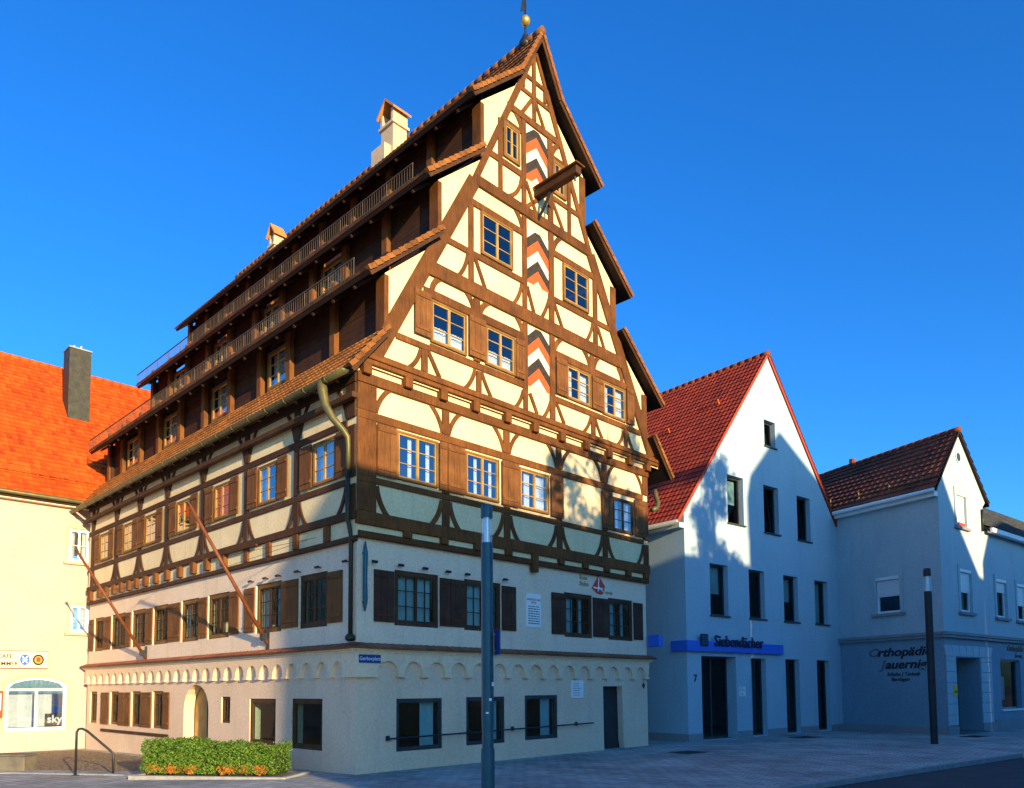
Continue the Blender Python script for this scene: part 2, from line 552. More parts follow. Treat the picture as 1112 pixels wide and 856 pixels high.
def tile_patch(mb, a, b, c, d, tw=.2, th=.33, lift=.035, amp=.018, sub=4, F=ident):
    """courses of curved tiles over the patch a-b (eave) c-d (ridge, c above b)"""
    a, b, c, d = (Vector(F(*p)) for p in (a, b, c, d))
    nrm = (b - a).cross(d - a).normalized()
    if nrm.z < 0: nrm = -nrm
    rows = max(1, round(((d - a).length + (c - b).length) / 2 / th))
    nc = max(1, round((b - a).length / tw))
    for r in range(rows):
        t0, t1 = r / rows, (r + 1) / rows
        pts, uvs, f = [], [], []
        m = nc * sub
        for i in range(m + 1):
            s = i / m
            wv = amp * (0.5 + 0.5 * math.cos(2 * math.pi * (i % sub) / sub)) if amp else 0
            lo = (a + (b - a) * s) * (1 - t0) + (d + (c - d) * s) * t0
            hi = (a + (b - a) * s) * (1 - t1) + (d + (c - d) * s) * t1
            for p, h, tt in ((lo, 0.0, t0), (lo, lift + wv, t0), (hi, wv * .6, t1)):
                pts.append(tuple(p + nrm * h))
                uvs.append((s * nc * .9999 + .0001, r + (.02 if tt == t0 else .98)))
        for i in range(m):
            k = i * 3
            f += [(k, k + 3, k + 4, k + 1), (k + 1, k + 4, k + 5, k + 2)]
        # per face uv needs split columns: shift the shared vertex inside its tile is enough here
        mb._add(pts, f, ident, uvs)
    return mb

def ridge_tiles(mb, p, q, r=.11, step=.38):
    p, q = Vector(p), Vector(q)
    n = max(1, int((q - p).length / step))
    for i in range(n):
        s0, s1 = p + (q - p) * (i / n), p + (q - p) * ((i + 1.06) / n)
        mb.tube([tuple(s0), tuple(s1)], r, 8, rads=[r * 1.12, r * .95])
    return mb

def rect(u0, u1, z0, z1):
    return [(u0, z0), (u1, z0), (u1, z1), (u0, z1)]

def arch(u0, u1, z0, z1, rise, n=10):
    """opening with a curved head"""
    p = [(u0, z0), (u1, z0)]
    for i in range(n + 1):
        t = math.pi * i / n
        p.append(((u0 + u1) / 2 + (u1 - u0) / 2 * math.cos(t), z1 - rise + rise * math.sin(t)))
    return p

# ------------------------------------------------------------------ ground
CX, CY = -3.71338, 18.25405
GD = Vector((.69761, .71647, 0))
LD = Vector((-.71650, .69759, 0))
NL = Vector((-.69759, -.71650, 0))
def gz(x, y):
    l = (x - CX) * LD.x + (y - CY) * LD.y
    return -.018 * min(max(l, 0), 25)

K0, KD = Vector((5.33725, 15.34182, 0)), Vector((9.7432, 7.4622, 0)).normalized()
KN = Vector((KD.y, -KD.x, 0))           # to the road side
def kerb_pt(s, d):
    p = K0 + KD * s + KN * d
    return p
def strip(mb, ss, ds, zf):
    n = len(ds)
    pts = []
    for s in ss:
        for d in ds:
            p = kerb_pt(s, d)
            pts.append((p.x, p.y, zf(p)))
    f = [(i * n + j, i * n + j + 1, (i + 1) * n + j + 1, (i + 1) * n + j) for i in range(len(ss) - 1) for j in range(n - 1)]
    mb._add(pts, f, ident)
ss = [-150, -100, -60] + [x for x in range(-40, 62, 2)] + [80, 110, 160]
mb = MB(); strip(mb, ss, [-150, -100, -70, -60, -50] + [-x for x in range(44, 0, -2)] + [-.15], lambda p: gz(p.x, p.y))
mb.build('pavement', MT['pave'], kind='structure')
mb = MB(); strip(mb, [-150, 160], [.0, 7.0], lambda p: -.12)
mb.build('road', MT['asphalt'], kind='structure')
mb = MB(); strip(mb, [-150, 160], [7.15, 90], lambda p: 0.0)
mb.build('pavement', MT['pave'], kind='structure')
mb = MB(); mb._add([(-1500, -1500, -1.2), (1500, -1500, -1.2), (1500, 1500, -1.2), (-1500, 1500, -1.2)], [(0, 1, 2, 3)], ident)
mb.build('ground', MT['earth'], kind='structure')
mb = MB()
s = -40.
while s < 60:
    for d0, d1 in ((-.15, 0), (7.0, 7.15)):
        F = lambda u, w, z: tuple(K0 + KD * u + KN * w + Vector((0, 0, z)))
        mb.box(F, s + .006, s + .994, d0, d1, -.5, .004 + (gz(*(F(s, d0, 0)[:2])) if d0 < 0 else 0))
    s += 1.0
mb.build('kerb', MT['kerb'], bevel=.015, kind='structure')
# cobbled court in front of the cafe
mb = MB()
q = [(-19.5, 28.2), (-17.4, 31.0), (-9.4, 22.9), (-9.0, 20.3), (-13.4, 21.6)]
lp = [(a, b, gz(a, b) + .006) for a, b in q]
mb._add(lp + [(-21.5, 27.2, gz(-21.5, 27.2) + .006), (-15.5, 21.9, gz(-15.5, 21.9) + .006)], [(5, 0, 6), (0, 1, 2), (0, 2, 4), (2, 3, 4), (0, 4, 6)], ident)
mb.build('cobbled_court', MT['cobble'], kind='structure')

# ================================================================== HALF TIMBERED HOUSE
house = empty('half_timbered_house', (CX, CY, 0), math.atan2(GD.y, GD.x),
              'tall medieval half timbered house with stacked stepped roofs and cream gable', 'house')
HL, HW = 19.3, 12.1
AX = 6.35
FG = lambda u, w, z: (u, -w, z)
FL = lambda l, w, z: (-w, l, z)
FR = lambda l, w, z: (HW + w, l, z)
FB = lambda u, w, z: (u, HL + w, z)

def window(F, parent, u0, u1, z0, z1, w, rec=.06, fw=.06, leaves=2, rows=3, cols=1, mf='frame', ms='sash', curtain=None, proud=.02, name='window', depth=.09, bar=.022, panemat='glass', sill=False):
    """wooden window sitting in its opening: frame > sash bars, panes, curtains"""
    mb = MB()
    o0, o1 = w - rec - depth + .02, w - rec + proud
    mb.box(F, u0, u0 + fw, o0, o1, z0, z1).box(F, u1 - fw, u1, o0, o1, z0, z1)
    mb.box(F, u0 + fw, u1 - fw, o0, o1, z0, z0 + fw).box(F, u0 + fw, u1 - fw, o0, o1, z1 - fw, z1)
    if sill: mb.box(F, u0 - .06, u1 + .06, w - rec, w + .07, z0 - .05, z0 - .003)
    fr = mb.build(name, MT[mf], parent)
    iu0, iu1, iz0, iz1 = u0 + fw, u1 - fw, z0 + fw, z1 - fw
    mb = MB()
    lw = (iu1 - iu0) / leaves
    s0, s1 = w - rec - .045, w - rec + .005
    sw = .034
    for k in range(leaves):
        a, b = iu0 + k * lw + .004, iu0 + (k + 1) * lw - .004
        mb.box(F, a, a + sw, s0, s1, iz0 + .004, iz1 - .004).box(F, b - sw, b, s0, s1, iz0 + .004, iz1 - .004)
        mb.box(F, a + sw, b - sw, s0, s1, iz0 + .004, iz0 + .004 + sw).box(F, a + sw, b - sw, s0, s1, iz1 - .004 - sw, iz1 - .004)
        for r in range(1, rows):
            z = iz0 + (iz1 - iz0) * r / rows
            mb.box(F, a + sw, b - sw, s0 + .008, s1 - .008, z - bar / 2, z + bar / 2)
        for c in range(1, cols):
            x = a + sw + (b - a - 2 * sw) * c / cols
            mb.box(F, x - bar / 2, x + bar / 2, s0 + .010, s1 - .010, iz0 + sw, iz1 - sw)
    mb.build('sash', MT[ms], fr)
    mb = MB()
    wp = w - rec - .02
    for k in range(leaves):
        a, b = iu0 + k * lw + .03, iu0 + (k + 1) * lw - .03
        mb.quad(F, (a, wp, iz0 + .03), (b, wp, iz0 + .03), (b, wp, iz1 - .03), (a, wp, iz1 - .03))
    mb.build('pane', MT[panemat], fr)
    if curtain:
        mb = MB()
        for c0, c1, zz0, zz1 in curtain:
            a, b = iu0 + (iu1 - iu0) * c0, iu0 + (iu1 - iu0) * c1
            n = max(6, int((b - a) / .03))
            pts, f = [], []
            for i in range(n + 1):
                x = a + (b - a) * i / n
                ww = wp - .12 + .02 * math.sin(i * 1.9) + .008 * math.sin(i * .7)
                pts += [(x, ww, iz0 + (iz1 - iz0) * zz0), (x, ww, iz0 + (iz1 - iz0) * zz1)]
            f = [(2 * i, 2 * i + 2, 2 * i + 3, 2 * i + 1) for i in range(n)]
            mb._add(pts, f, F)
        mb.build('curtain', MT['curtain'], fr, smooth=True, recalc=False)
    return fr

def shutter(F, parent, u0, u1, z0, z1, w, mat, planks=3, open_out=0.):
    mb = MB()
    pw = (u1 - u0) / planks
    for k in range(planks):
        mb.box(F, u0 + k * pw + .004, u0 + (k + 1) * pw - .004, w + .012, w + .042, z0, z1)
    for zb in (z0 + .14, z1 - .18):
        mb.box(F, u0 + .03, u1 - .03, w + .043, w + .062, zb, zb + .075)
    return mb.build('shutter', MT[mat], parent)

# ---- masonry: ground floor
GW = [(1.19, 2.68, .46, 1.77), (3.53, 5.0, .48, 1.78), (5.84, 7.29, .50, 1.80)]
g_door = [(9.6, -.02), (10.72, -.02), (10.66, .25), (10.62, 2.06), (9.57, 2.06), (9.58, .25)]
mb = MB()
mb.wall(FG, [(0, -.6), (12.1, -.6), (12.1, 3.0), (0, 3.0)], [rect(*g) for g in GW] + [g_door], 0, .22)
LGW = [(3.79, 5.27, .49, 1.77), (1.46, 2.95, .48, 1.78)]
LSW = [(18.1, 18.95, .74, 2.0), (15.7, 16.62, .74, 2.0), (13.5, 14.4, .72, 2.0), (11.45, 12.4, .72, 2.0)]
LTW = (6.48, 7.05, 1.04, 1.82)
l_door = arch(7.93, 9.75, -.3, 2.2, .8)
mb.wall(FL, [(0, -.8), (HL, -.8), (HL, 3.0), (0, 3.0)], [rect(*g) for g in LGW + LSW + [LTW]] + [l_door], 0, .34)
mb.wall(FR, [(0, -.6), (HL, -.6), (HL, 3.0), (0, 3.0)], [], 0, .2)
mb.wall(FB, [(0, -.8), (HW, -.8), (HW, 3.0), (0, 3.0)], [], 0, .2)
mb.build('ground_floor_wall', MT['base'], house, recalc=False)

# ---- masonry: first floor
G1 = [(1.12, 2.56, 3.60, 5.0), (3.47, 4.88, 3.60, 5.0), (7.66, 9.06, 3.60, 5.0), (9.91, 11.30, 3.60, 5.0)]
L1 = [(1.28, 2.62, 3.6, 5.0), (3.55, 5.0, 3.6, 5.0), (6.65, 8.1, 3.6, 4.98), (8.78, 10.1, 3.6, 4.98), (11.2, 12.5, 3.62, 4.98), (13.2, 14.52, 3.62, 4.98), (15.15, 16.68, 3.62, 4.98), (17.6, 18.65, 3.62, 4.98)]
mb = MB()
mb.wall(FG, rect(0, 12.1, 3.0, 5.72), [rect(*g) for g in G1], 0, .22)
mb.wall(FL, rect(0, HL, 3.0, 5.72), [rect(*g) for g in L1], 0, .26)
mb.wall(FR, rect(0, HL, 3.0, 5.72), [], 0, .2)
mb.wall(FB, rect(0, HW, 3.0, 5.72), [], 0, .2)
mb.build('first_floor_wall', MT['pale'], house, recalc=False)

# ---- timber storey
W2 = [(1.07, 2.43, 7.28, 8.53), (3.40, 4.71, 7.28, 8.52), (5.55, 6.85, 7.28, 8.5), (10.08, 11.25, 7.27, 8.42)]
LW2 = [(.74, 1.80, 7.21, 8.32), (3.63, 4.69, 7.2, 8.32), (6.45, 7.5, 7.22, 8.30), (9.23, 10.3, 7.2, 8.30), (12.06, 13.05, 7.2, 8.28), (14.29, 15.2, 7.2, 8.30), (16.83, 17.8, 7.2, 8.3)]
mb = MB()
mb.wall(FG, rect(-.08, 12.18, 5.7, 9.96), [rect(*g) for g in W2], .08, .12)
mb.wall(FL, rect(-.08, HL, 5.7, 9.92), [rect(*g) for g in LW2], .08, .12)
mb.wall(FR, rect(-.08, HL, 5.7, 9.92), [], .08, .1)
mb.wall(FB, rect(-.08, HW + .08, 5.7, 9.92), [], 0, .1)
ts = mb.build('timber_storey_wall', MT['cream'], house, recalc=False)
ts.data.materials.append(MT['pale'])

# ---- roof profile (left half; mirrored about AX)
EV = .46                       # verge overhang in front of the base wall
RO = [((-.55, 9.59), (.55, 10.92)), ((-.05, 12.15), (2.30, 14.22)), ((1.78, 15.53), (3.84, 17.33)), ((3.40, 18.71), (5.44, 20.60))]
APEX = (AX, 22.31)
UG = .16
def mir(p): return (2 * AX - p[0], p[1])
# ---- upper gable wall
half = [(-.12, 9.9), (-.04, 10.02), (.67, 10.86), (.67, 12.45), (2.42, 13.98), (2.42, 15.75), (4.02, 17.15), (4.02, 18.92), (5.46, 20.22), (AX, 21.95)]
gable_poly = half + [mir(p) for p in half[-2::-1]]
W3 = [(2.12, 3.40, 11.14, 12.30), (4.12, 5.32, 11.14, 12.29), (7.66, 8.88, 11.13, 12.24), (9.53, 10.8, 11.10, 12.24)]
W4 = [(3.97, 5.26, 14.32, 15.58), (7.55, 8.85, 14.28, 15.52)]
W5 = [(4.90, 5.60, 17.70, 18.80), (7.11, 7.75, 17.62, 18.73)]
mb = MB()
mb.wall(FG, gable_poly, [rect(*g) for g in W3 + W4 + W5], UG, .12)
mb.build('gable_wall', MT['cream'], house, recalc=False)
mb = MB()
mb.wall(FB, gable_poly, [], 0, .1)
mb.build('rear_gable_wall', MT['board'], house, recalc=False)

# ---- timber frame of the gable
def sym(mb, F, a, b, wd, w0, w1, **k):
    mb.beam(F, a, b, wd, w0, w1, **k)
    kk = dict(k)
    if 'bow' in kk: kk['bow'] = -kk['bow']
    mb.beam(F, mir(a), mir(b), wd, w0, w1, **kk)

P2 = [(-.09, .47), (2.60, 2.85), (4.92, 5.17), (7.23, 7.48), (9.54, 9.79), (11.88, 12.17)]
fr2 = MB()
w0, w1 = .081, .125
for z0, z1, a, b in ((5.98, 6.31, 0.04, w1 + .035), (7.03, 7.19, w0, w1), (8.59, 8.80, w0, w1), (9.47, 9.73, w0, w1 + .035)):
    fr2.box(FG, -.10 if b > w1 else .472, 12.2 if b > w1 else 11.88, a, b, z0, z1)
fr2.box(FG, -.04, 12.16, .0, .13, 5.67, 5.83)
for a, b in P2:
    if a < 0: fr2.box(FG, a, b, w0, w1 + .006, 7.028, 7.192).box(FG, a, b, w0, w1 + .006, 8.588, 8.802)
    fr2.box(FG, a, b, w0, w1 + .008, 6.312, 7.028).box(FG, a, b, w0, w1 + .008, 7.192, 8.588).box(FG, a, b, w0, w1 + .008, 8.802, 9.468)
for i, (a, b) in enumerate(P2):
    if i > 0:
        fr2.beam(FG, (a - .02, 6.98), (a - .40, 6.26), .14, w0, w1, bow=.07)
        fr2.beam(FG, (a + .01, 8.84), (a - .42, 9.52), .13, w0, w1 - .004, bow=-.07)
    if i < 5:
        fr2.beam(FG, (b + .02, 6.98), (b + .37, 6.26), .14, w0, w1, bow=-.07)
        fr2.beam(FG, (b - .01, 8.84), (b + .42, 9.52), .13, w0, w1 - .004, bow=.07)
fr2.build('timber_frame', MT['timber'], house, bevel=.012)

fr3 = MB()
w0, w1 = UG + .001, UG + .05
# jetty sill, stepped
fr3.box(FG, -.02, 12.72, .10, UG + .09, 9.94, 10.06)
fr3.box(FG, .0, 12.70, .10, UG + .13, 10.06, 10.17).box(FG, .02, 12.68, .10, UG + .06, 10.17, 10.26)
def hbeam(z0, z1, uL, uR, b=None):
    fr3.box(FG, uL, uR, w0, b or w1, z0, z1)
hbeam(12.95, 13.36, 2.0, 10.7, w1 + .03)
hbeam(16.26, 16.58, 3.8, 8.9, w1 + .03)
hbeam(19.30, 19.52, 5.1, 7.6, w1 + .01)
hbeam(10.86, 11.03, 1.0, 2.11); hbeam(10.9, 11.10, 2.11, 5.90); hbeam(10.86, 11.05, 6.87, 11.7)
hbeam(12.34, 12.58, 1.9, 5.75); hbeam(12.28, 12.52, 7.1, 10.9)
hbeam(14.10, 14.28, 2.7, 5.75); hbeam(14.06, 14.24, 6.85, 10.0)
hbeam(15.60, 15.80, 3.5, 5.75); hbeam(15.55, 15.76, 7.0, 9.2)
hbeam(17.42, 17.62, 4.3, 5.75); hbeam(17.37, 17.54, 6.85, 8.4)
hbeam(18.80, 18.93, 4.9, 5.75); hbeam(18.74, 18.88, 6.85, 7.85)
hbeam(20.76, 20.90, 5.8, 6.9); hbeam(20.22, 20.36, 5.55, 7.15)
pw1 = w1 + .008
def post(a, b, z0, z1):
    fr3.box(FG, a, b, w0, pw1, z0, z1)
for a, b in ((1.82, 2.03), (3.78, 3.97), (8.91, 9.12), (10.73, 10.89)):
    post(a, b, 10.262, 10.86)
for a, b in ((3.68, 3.93), (8.88, 9.11)): post(a, b, 11.12, 12.92)
for a, b in ((5.69, 5.88), (6.88, 7.12)):
    post(a, b, 10.262, 12.94); post(a, b, 13.37, 16.25); post(a, b, 16.59, 19.29)
for a, b in ((3.50, 3.69), (9.09, 9.31)): post(a, b, 13.37, 15.6)
for a, b in ((4.70, 4.86), (7.83, 7.99)): post(a, b, 16.59, 18.8)
post(6.20, 6.36, 19.53, 21.75)
for a, b in ((5.74, 5.86), (6.72, 6.84)): post(a, b, 20.37, 20.755)
br = [  # lower braces of the attic storeys
 ((1.80, 10.82), (1.44, 10.25), .06), ((2.05, 10.86), (2.45, 10.25), -.0), ((3.74, 10.88), (3.38, 10.25), .05), ((3.98, 10.88), (4.36, 10.25), -.02),
 ((5.69, 10.82), (5.38, 10.25), .04), ((5.97, 10.82), (6.30, 10.25), 0), ((6.92, 10.82), (6.60, 10.25), .03), ((7.18, 10.85), (7.56, 10.25), 0),
 ((8.91, 10.85), (8.53, 10.25), .05), ((9.13, 10.85), (9.50, 10.25), -.03), ((10.71, 10.80), (10.36, 10.25), .05), ((10.9, 10.8), (11.22, 10.25), -.03),
 ((3.48, 14.1), (3.13, 13.34), .06), ((3.74, 14.12), (4.15, 13.34), 0), ((5.66, 14.08), (5.29, 13.33), .06), ((5.89, 14.1), (6.20, 13.34), 0),
 ((6.89, 14.06), (6.53, 13.34), .03), ((7.11, 14.05), (7.54, 13.30), 0), ((9.07, 14.06), (8.72, 13.33), .05), ((9.33, 14.0), (9.68, 13.34), 0),
 ((5.68, 17.45), (5.14, 16.58), .14), ((5.88, 17.4), (6.32, 16.58), 0), ((6.90, 17.5), (5.90, 16.60), 0), ((7.12, 17.3), (7.6, 16.58), 0),
 ((6.20, 20.2), (5.74, 19.52), 0), ((6.36, 20.15), (6.74, 19.5), 0),
]
for a, b, k in br: fr3.beam(FG, a, b, .125, w0, w1 - .006, bow=k)
ub = [  # upper braces: short curved brackets beside posts
 ((2.18, 12.56), (2.44, 12.98)), ((3.70, 12.54), (3.42, 12.98)), ((3.93, 12.54), (4.26, 12.98)), ((5.72, 12.5), (5.42, 12.98)),
 ((7.10, 12.48), (7.46, 12.98)), ((8.90, 12.48), (8.57, 12.98)), ((9.09, 12.48), (9.36, 12.98)), ((10.68, 12.45), (10.42, 12.95)),
 ((5.72, 15.78), (5.42, 16.28)), ((7.10, 15.72), (7.46, 16.28)), ((5.72, 18.9), (5.46, 19.32)), ((7.10, 18.84), (7.40, 19.32)),
]
for a, b in ub: fr3.beam(FG, a, b, .17, w0, w1 - .009, bow=(-.05 if b[0] < a[0] else .05))
sym(fr3, FG, (.36, 10.22), (3.72, 16.36), .42, w0, w1 + .016)
sym(fr3, FG, (3.70, 16.3), (5.88, 20.85), .20, w0, w1 + .013)
sym(fr3, FG, (5.86, 20.8), (6.33, 21.8), .12, w0, w1 + .012)
# dark edge posts of the projecting roof storeys
for u, z0, z1 in ((.67, 10.95, 12.4), (2.42, 14.05, 15.7), (4.02, 17.2, 18.85)):
    fr3.box(FG, u - .05, u + .09, -.16, w1 + .005, z0, z1)
    fr3.box(FG, 2 * AX - u - .22, 2 * AX - u + .05, -.16, w1 + .005, z0, z1)
fr3.build('timber_frame', MT['timber'], house, bevel=.012)

# chevron shutters over the hoist openings
def clip(poly, z, keep_above):
    out = []
    for i in range(len(poly)):
        a, b = poly[i], poly[(i + 1) % len(poly)]
        ia, ib = (a[1] >= z) == keep_above, (b[1] >= z) == keep_above
        if ia: out.append(a)
        if ia != ib:
            t = (z - a[1]) / (b[1] - a[1])
            out.append((a[0] + (b[0] - a[0]) * t, z))
    return out
for (u0, u1, z0, z1) in ((5.885, 6.875, 11.05, 12.90), (5.885, 6.875, 14.26, 15.95), (5.865, 6.87, 17.52, 19.25)):
    mb = MB(); mb.box(FG, u0, u1, UG + .002, UG + .02, z0, z1)
    hatch = mb.build('hatch_shutter', MT['white_stripe'], house)
    um = (u0 + u1) / 2
    h = .325
    drop = .44
    top = z1 + .10
    for k, cname in ((0, 'black_stripe'), (1, 'red_stripe'), (3, 'black_stripe'), (4, 'red_stripe')):
        a = top - k * h
        mbs = MB()
        for (ua, za, ub_, zb) in ((u0, a - drop, um, a), (um, a, u1, a - drop)):
            pl = [(ua, za - h), (ub_, zb - h), (ub_, zb), (ua, za)]
            pl = clip(clip(pl, z0 + .004, True), z1 - .004, False)
            if len(pl) > 2: mbs.prism(FG, pl, UG + .0205, UG + .026)
        if mbs.v: mbs.build('chevron_stripe', MT[cname], hatch)

# hoist beam
mb = MB()
mb.box(FG, 6.25, 6.49, .05, 1.85, 17.06, 17.30)
hb = mb.build('hoist_beam', MT['timber_dark'], house, bevel=.015)
mb = MB(); mb.box(FG, 6.17, 6.57, .2, 1.92, 17.302, 17.345)
mb.build('cover_board', MT['timber'], hb)
mb = MB(); mb.tube([(6.37, -.2, 16.35), (6.37, -.5, 16.7), (6.37, -.75, 17.06)], .05, 6)
mb.tube([(6.37, -1.7, 17.06), (6.37, -1.7, 16.9)], .03, 6)
mb.build('iron_bracket', MT['metal_dark'], hb)

# beam ends under both jetties
for u in (1.42, 2.64, 3.85, 5.07, 6.18, 7.38, 8.57, 9.69, 10.9, 11.95):
    MB().box(FG, u - .12, u + .12, .03, .20, 5.81 if u != 6.18 else 5.45, 5.985).build('beam_end', MT['timber'], house, bevel=.015)
for u in (.10, 1.37, 2.55, 3.73, 4.98, 6.16, 7.40, 8.61, 9.82, 11.0, 12.05):
    MB().box(FG, u - .12, u + .12, .085, UG + .13, 9.66, 9.938).build('beam_end', MT['timber'], house, bevel=.015)

# ---- left facade timber
frl = MB()
w0, w1 = .081, .125
PL = [.13, 2.65, 5.46, 8.38, 11.2, 13.7, 16.07, 18.8]
frl.box(FL, -.1, HL, .04, .16, 6.10, 6.30).box(FL, -.05, HL, .0, .13, 5.57, 5.69)
frl.box(FL, .3, HL, w0, w1, 6.96, 7.13).box(FL, .3, HL, w0, w1, 8.42, 8.6)
frl.box(FL, -.1, HL, w0, w1 + .03, 9.45, 9.68)
for i, c in enumerate(PL):
    hw = .13 if i else .2
    frl.box(FL, c - hw, c + hw, w0, w1 + .008, 6.302, 6.958).box(FL, c - hw, c + hw, w0, w1 + .008, 7.132, 8.418).box(FL, c - hw, c + hw, w0, w1 + .008, 8.602, 9.448)
    for sgn in (-1, 1):
        if i == 0 and sgn < 0: continue
        e = c + sgn * hw
        if e + sgn * .5 > HL: continue
        frl.beam(FL, (e, 6.92), (e + sgn * .38, 6.25), .13, w0, w1, bow=-sgn * .06)
        frl.beam(FL, (e - sgn * .01, 8.68), (e + sgn * .42, 9.48), .12, w0, w1 - .004, bow=sgn * .06)
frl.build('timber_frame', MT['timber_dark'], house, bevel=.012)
# projecting eave purlin with its struts
mb = MB()
mb.box(FL, -.25, HL + .1, .17, .33, 8.98, 9.12)
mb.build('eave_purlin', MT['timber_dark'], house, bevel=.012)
for c in (18.75, 17.7, 16.9, 16.05, 15.27, 14.5, 13.75, 12.9, 11.95, 11.0, 9.95, 8.9, 7.9, 6.75, 5.4, 4.1, 2.65, 1.15):
    MB().box(FL, c - .13, c + .13, .03, .22 if c > 6 else .15, 5.73 if 6 < c < 18 else 5.692, 6.098).build('beam_end', MT['timber'], house, bevel=.015)
mb = MB(); mb.box(FL, 4.6, 7.6, .165, .24, 6.06, 6.11)
mb.build('ledger_plank', MT['timber_dark'], house)

# ---- windows and shutters of the half-timbered house
CUR = [(0.02, .30, 0, 1), (.70, .98, 0, 1)]
def gwin(g, w, **k): return window(FG, house, *g, w, **k)
def lwin(g, w, **k): return window(FL, house, *g, w, **k)
for i, g in enumerate(W2):
    gwin(g, .08, rec=-.05, rows=3, mf='frame' if i < 3 else 'frame_dark', ms='sash' if i < 3 else 'frame_dark', curtain=[(.32, .44, 0, 1), (.80, .92, 0, 1)] if i < 2 else [(.22, .42, 0, 1), (.66, .95, 0, 1)])
for i, g in enumerate(W3): gwin(g, UG, panemat='glass_mid', rec=-.05, rows=3, curtain=[(.02, .98, 0, .45)] if i in (0, 1) else CUR)
for g in W4: gwin(g, UG, panemat='glass_mid', rec=-.05, rows=3, curtain=None)
for g in W5: gwin(g, UG, panemat='glass_mid', rec=-.05, rows=2, fw=.1, leaves=2)
for i, g in enumerate(LW2): lwin(g, .08, rec=-.05, rows=3, curtain=CUR if i % 2 else [(.02, .98, 0, 1)])
for i, g in enumerate(G1): gwin(g, 0, rec=.05, rows=3, cols=2, mf='frame_dark', ms='frame_dark', fw=.11, panemat='glass_low', curtain=[(.02, .98, 0, 1)] if i < 2 else [(.04, .4, 0, 1), (.6, .8, 0, 1)])
for i, g in enumerate(L1): lwin(g, 0, rec=.06, rows=3, cols=2, mf='frame' if i else 'frame_dark', ms='frame_dark', fw=.13, panemat='glass_low', curtain=CUR if i % 2 else None)
for g in GW: gwin(g, 0, rec=.04, rows=1, leaves=1, mf='anthracite', ms='anthracite', fw=.07, name='shop_window', panemat='glass_low', curtain=[(.60, .92, 0, 1)])
for g in LGW: lwin(g, 0, rec=.05, rows=1, leaves=1, mf='frame_dark', ms='frame_dark', fw=.10, name='shop_window', panemat='glass_low')
for g in LSW: lwin(g, 0, rec=.08, rows=3, cols=1, mf='frame', ms='frame_dark', fw=.1, panemat='glass_low')
lwin(LTW, 0, rec=.06, rows=3, cols=1, leaves=2, mf='frame_dark', ms='frame_dark', fw=.07, panemat='glass_low')

S = 'shutter'
for a, b in ((.46, 1.06), (2.47, 2.73), (2.76, 3.38), (4.81, 5.52), (6.93, 7.5), (9.47, 10.04), (11.33, 11.95)):
    shutter(FG, house, a, b, 7.26, 8.55, .13, S)
for a, b, z0, z1 in ((1.56, 2.10, 11.2, 12.39), (3.47, 4.10, 11.2, 12.36), (5.32, 5.70, 11.13, 12.3), (7.14, 7.65, 11.13, 12.29), (8.92, 9.51, 11.13, 12.22), (10.84, 11.26, 11.1, 12.35)):
    shutter(FG, house, a, b, z0, z1, UG + .06, S)
for a, b in ((.48, 1.09), (2.58, 2.94), (2.95, 3.46), (4.89, 5.47), (7.04, 7.63), (9.07, 9.90), (11.31, 11.86)):
    shutter(FG, house, a, b, 3.66, 4.94, .0, 'shutter_dark')
for g in LW2:
    sw = .58
    shutter(FL, house, g[0] - .04 - sw + (.05 if g[0] > 1 else .1), g[0] - .04, 7.2, 8.34, .13, S)
    shutter(FL, house, g[1] + .04, g[1] + .04 + sw, 7.2, 8.34, .13, S)
for a, b in ((.58, 1.24), (2.66, 3.50), (5.04, 5.64), (6.0, 6.60), (8.13, 8.73), (10.14, 11.12), (12.52, 13.14), (14.58, 15.08), (16.70, 17.52), (18.69, 19.2)):
    shutter(FL, house, a, b, 3.66, 4.94, .0, S)
for a, b in ((16.68, 17.55), (14.46, 14.95), (14.98, 15.62), (12.46, 13.42), (10.88, 11.38)):
    shutter(FL, house, a, b, .73, 1.96, .0, S, planks=2)

# ---- doors
mb = MB(); mb.box(FG, 9.5, 10.75, -.30, -.235, -.05, 2.1)
mb.build('door', MT['dim'], house)
mb = MB(); mb.prism(FL, arch(7.9, 8.72, -.3, 1.98, .42), -.46, -.36)
mb.prism(FL, [(8.72, -.3), (9.8, -.3), (9.8, 2.25), (8.72, 2.25)], -.46, -.37)
dl = mb.build('door', MT['door_gold'], house)
MB().box(FL, 1.2, 5.6, -1.1, -1.02, -.3, 2.9).build('dark_backing', MT['dim'], house)  # added dark sheet, keeps the sunlit interior behind the shop windows dark
MB().box(FL, 8.60, 8.80, -.355, -.345, -.3, 1.9).build('jamb_shadow', MT['dim'], dl)  # dark strip paints the jamb's shadow on the door
mb = MB()
for z in (.15, .8, 1.42): mb.box(FL, 7.95, 8.6, -.36, -.335, z, z + .04)
mb.build('hinge_strap', MT['metal_dark'], dl)
MB().box(FL, 10.93, 17.5, .001, .04, .44, .545).build('plank_rail', MT['timber_dark'], house)

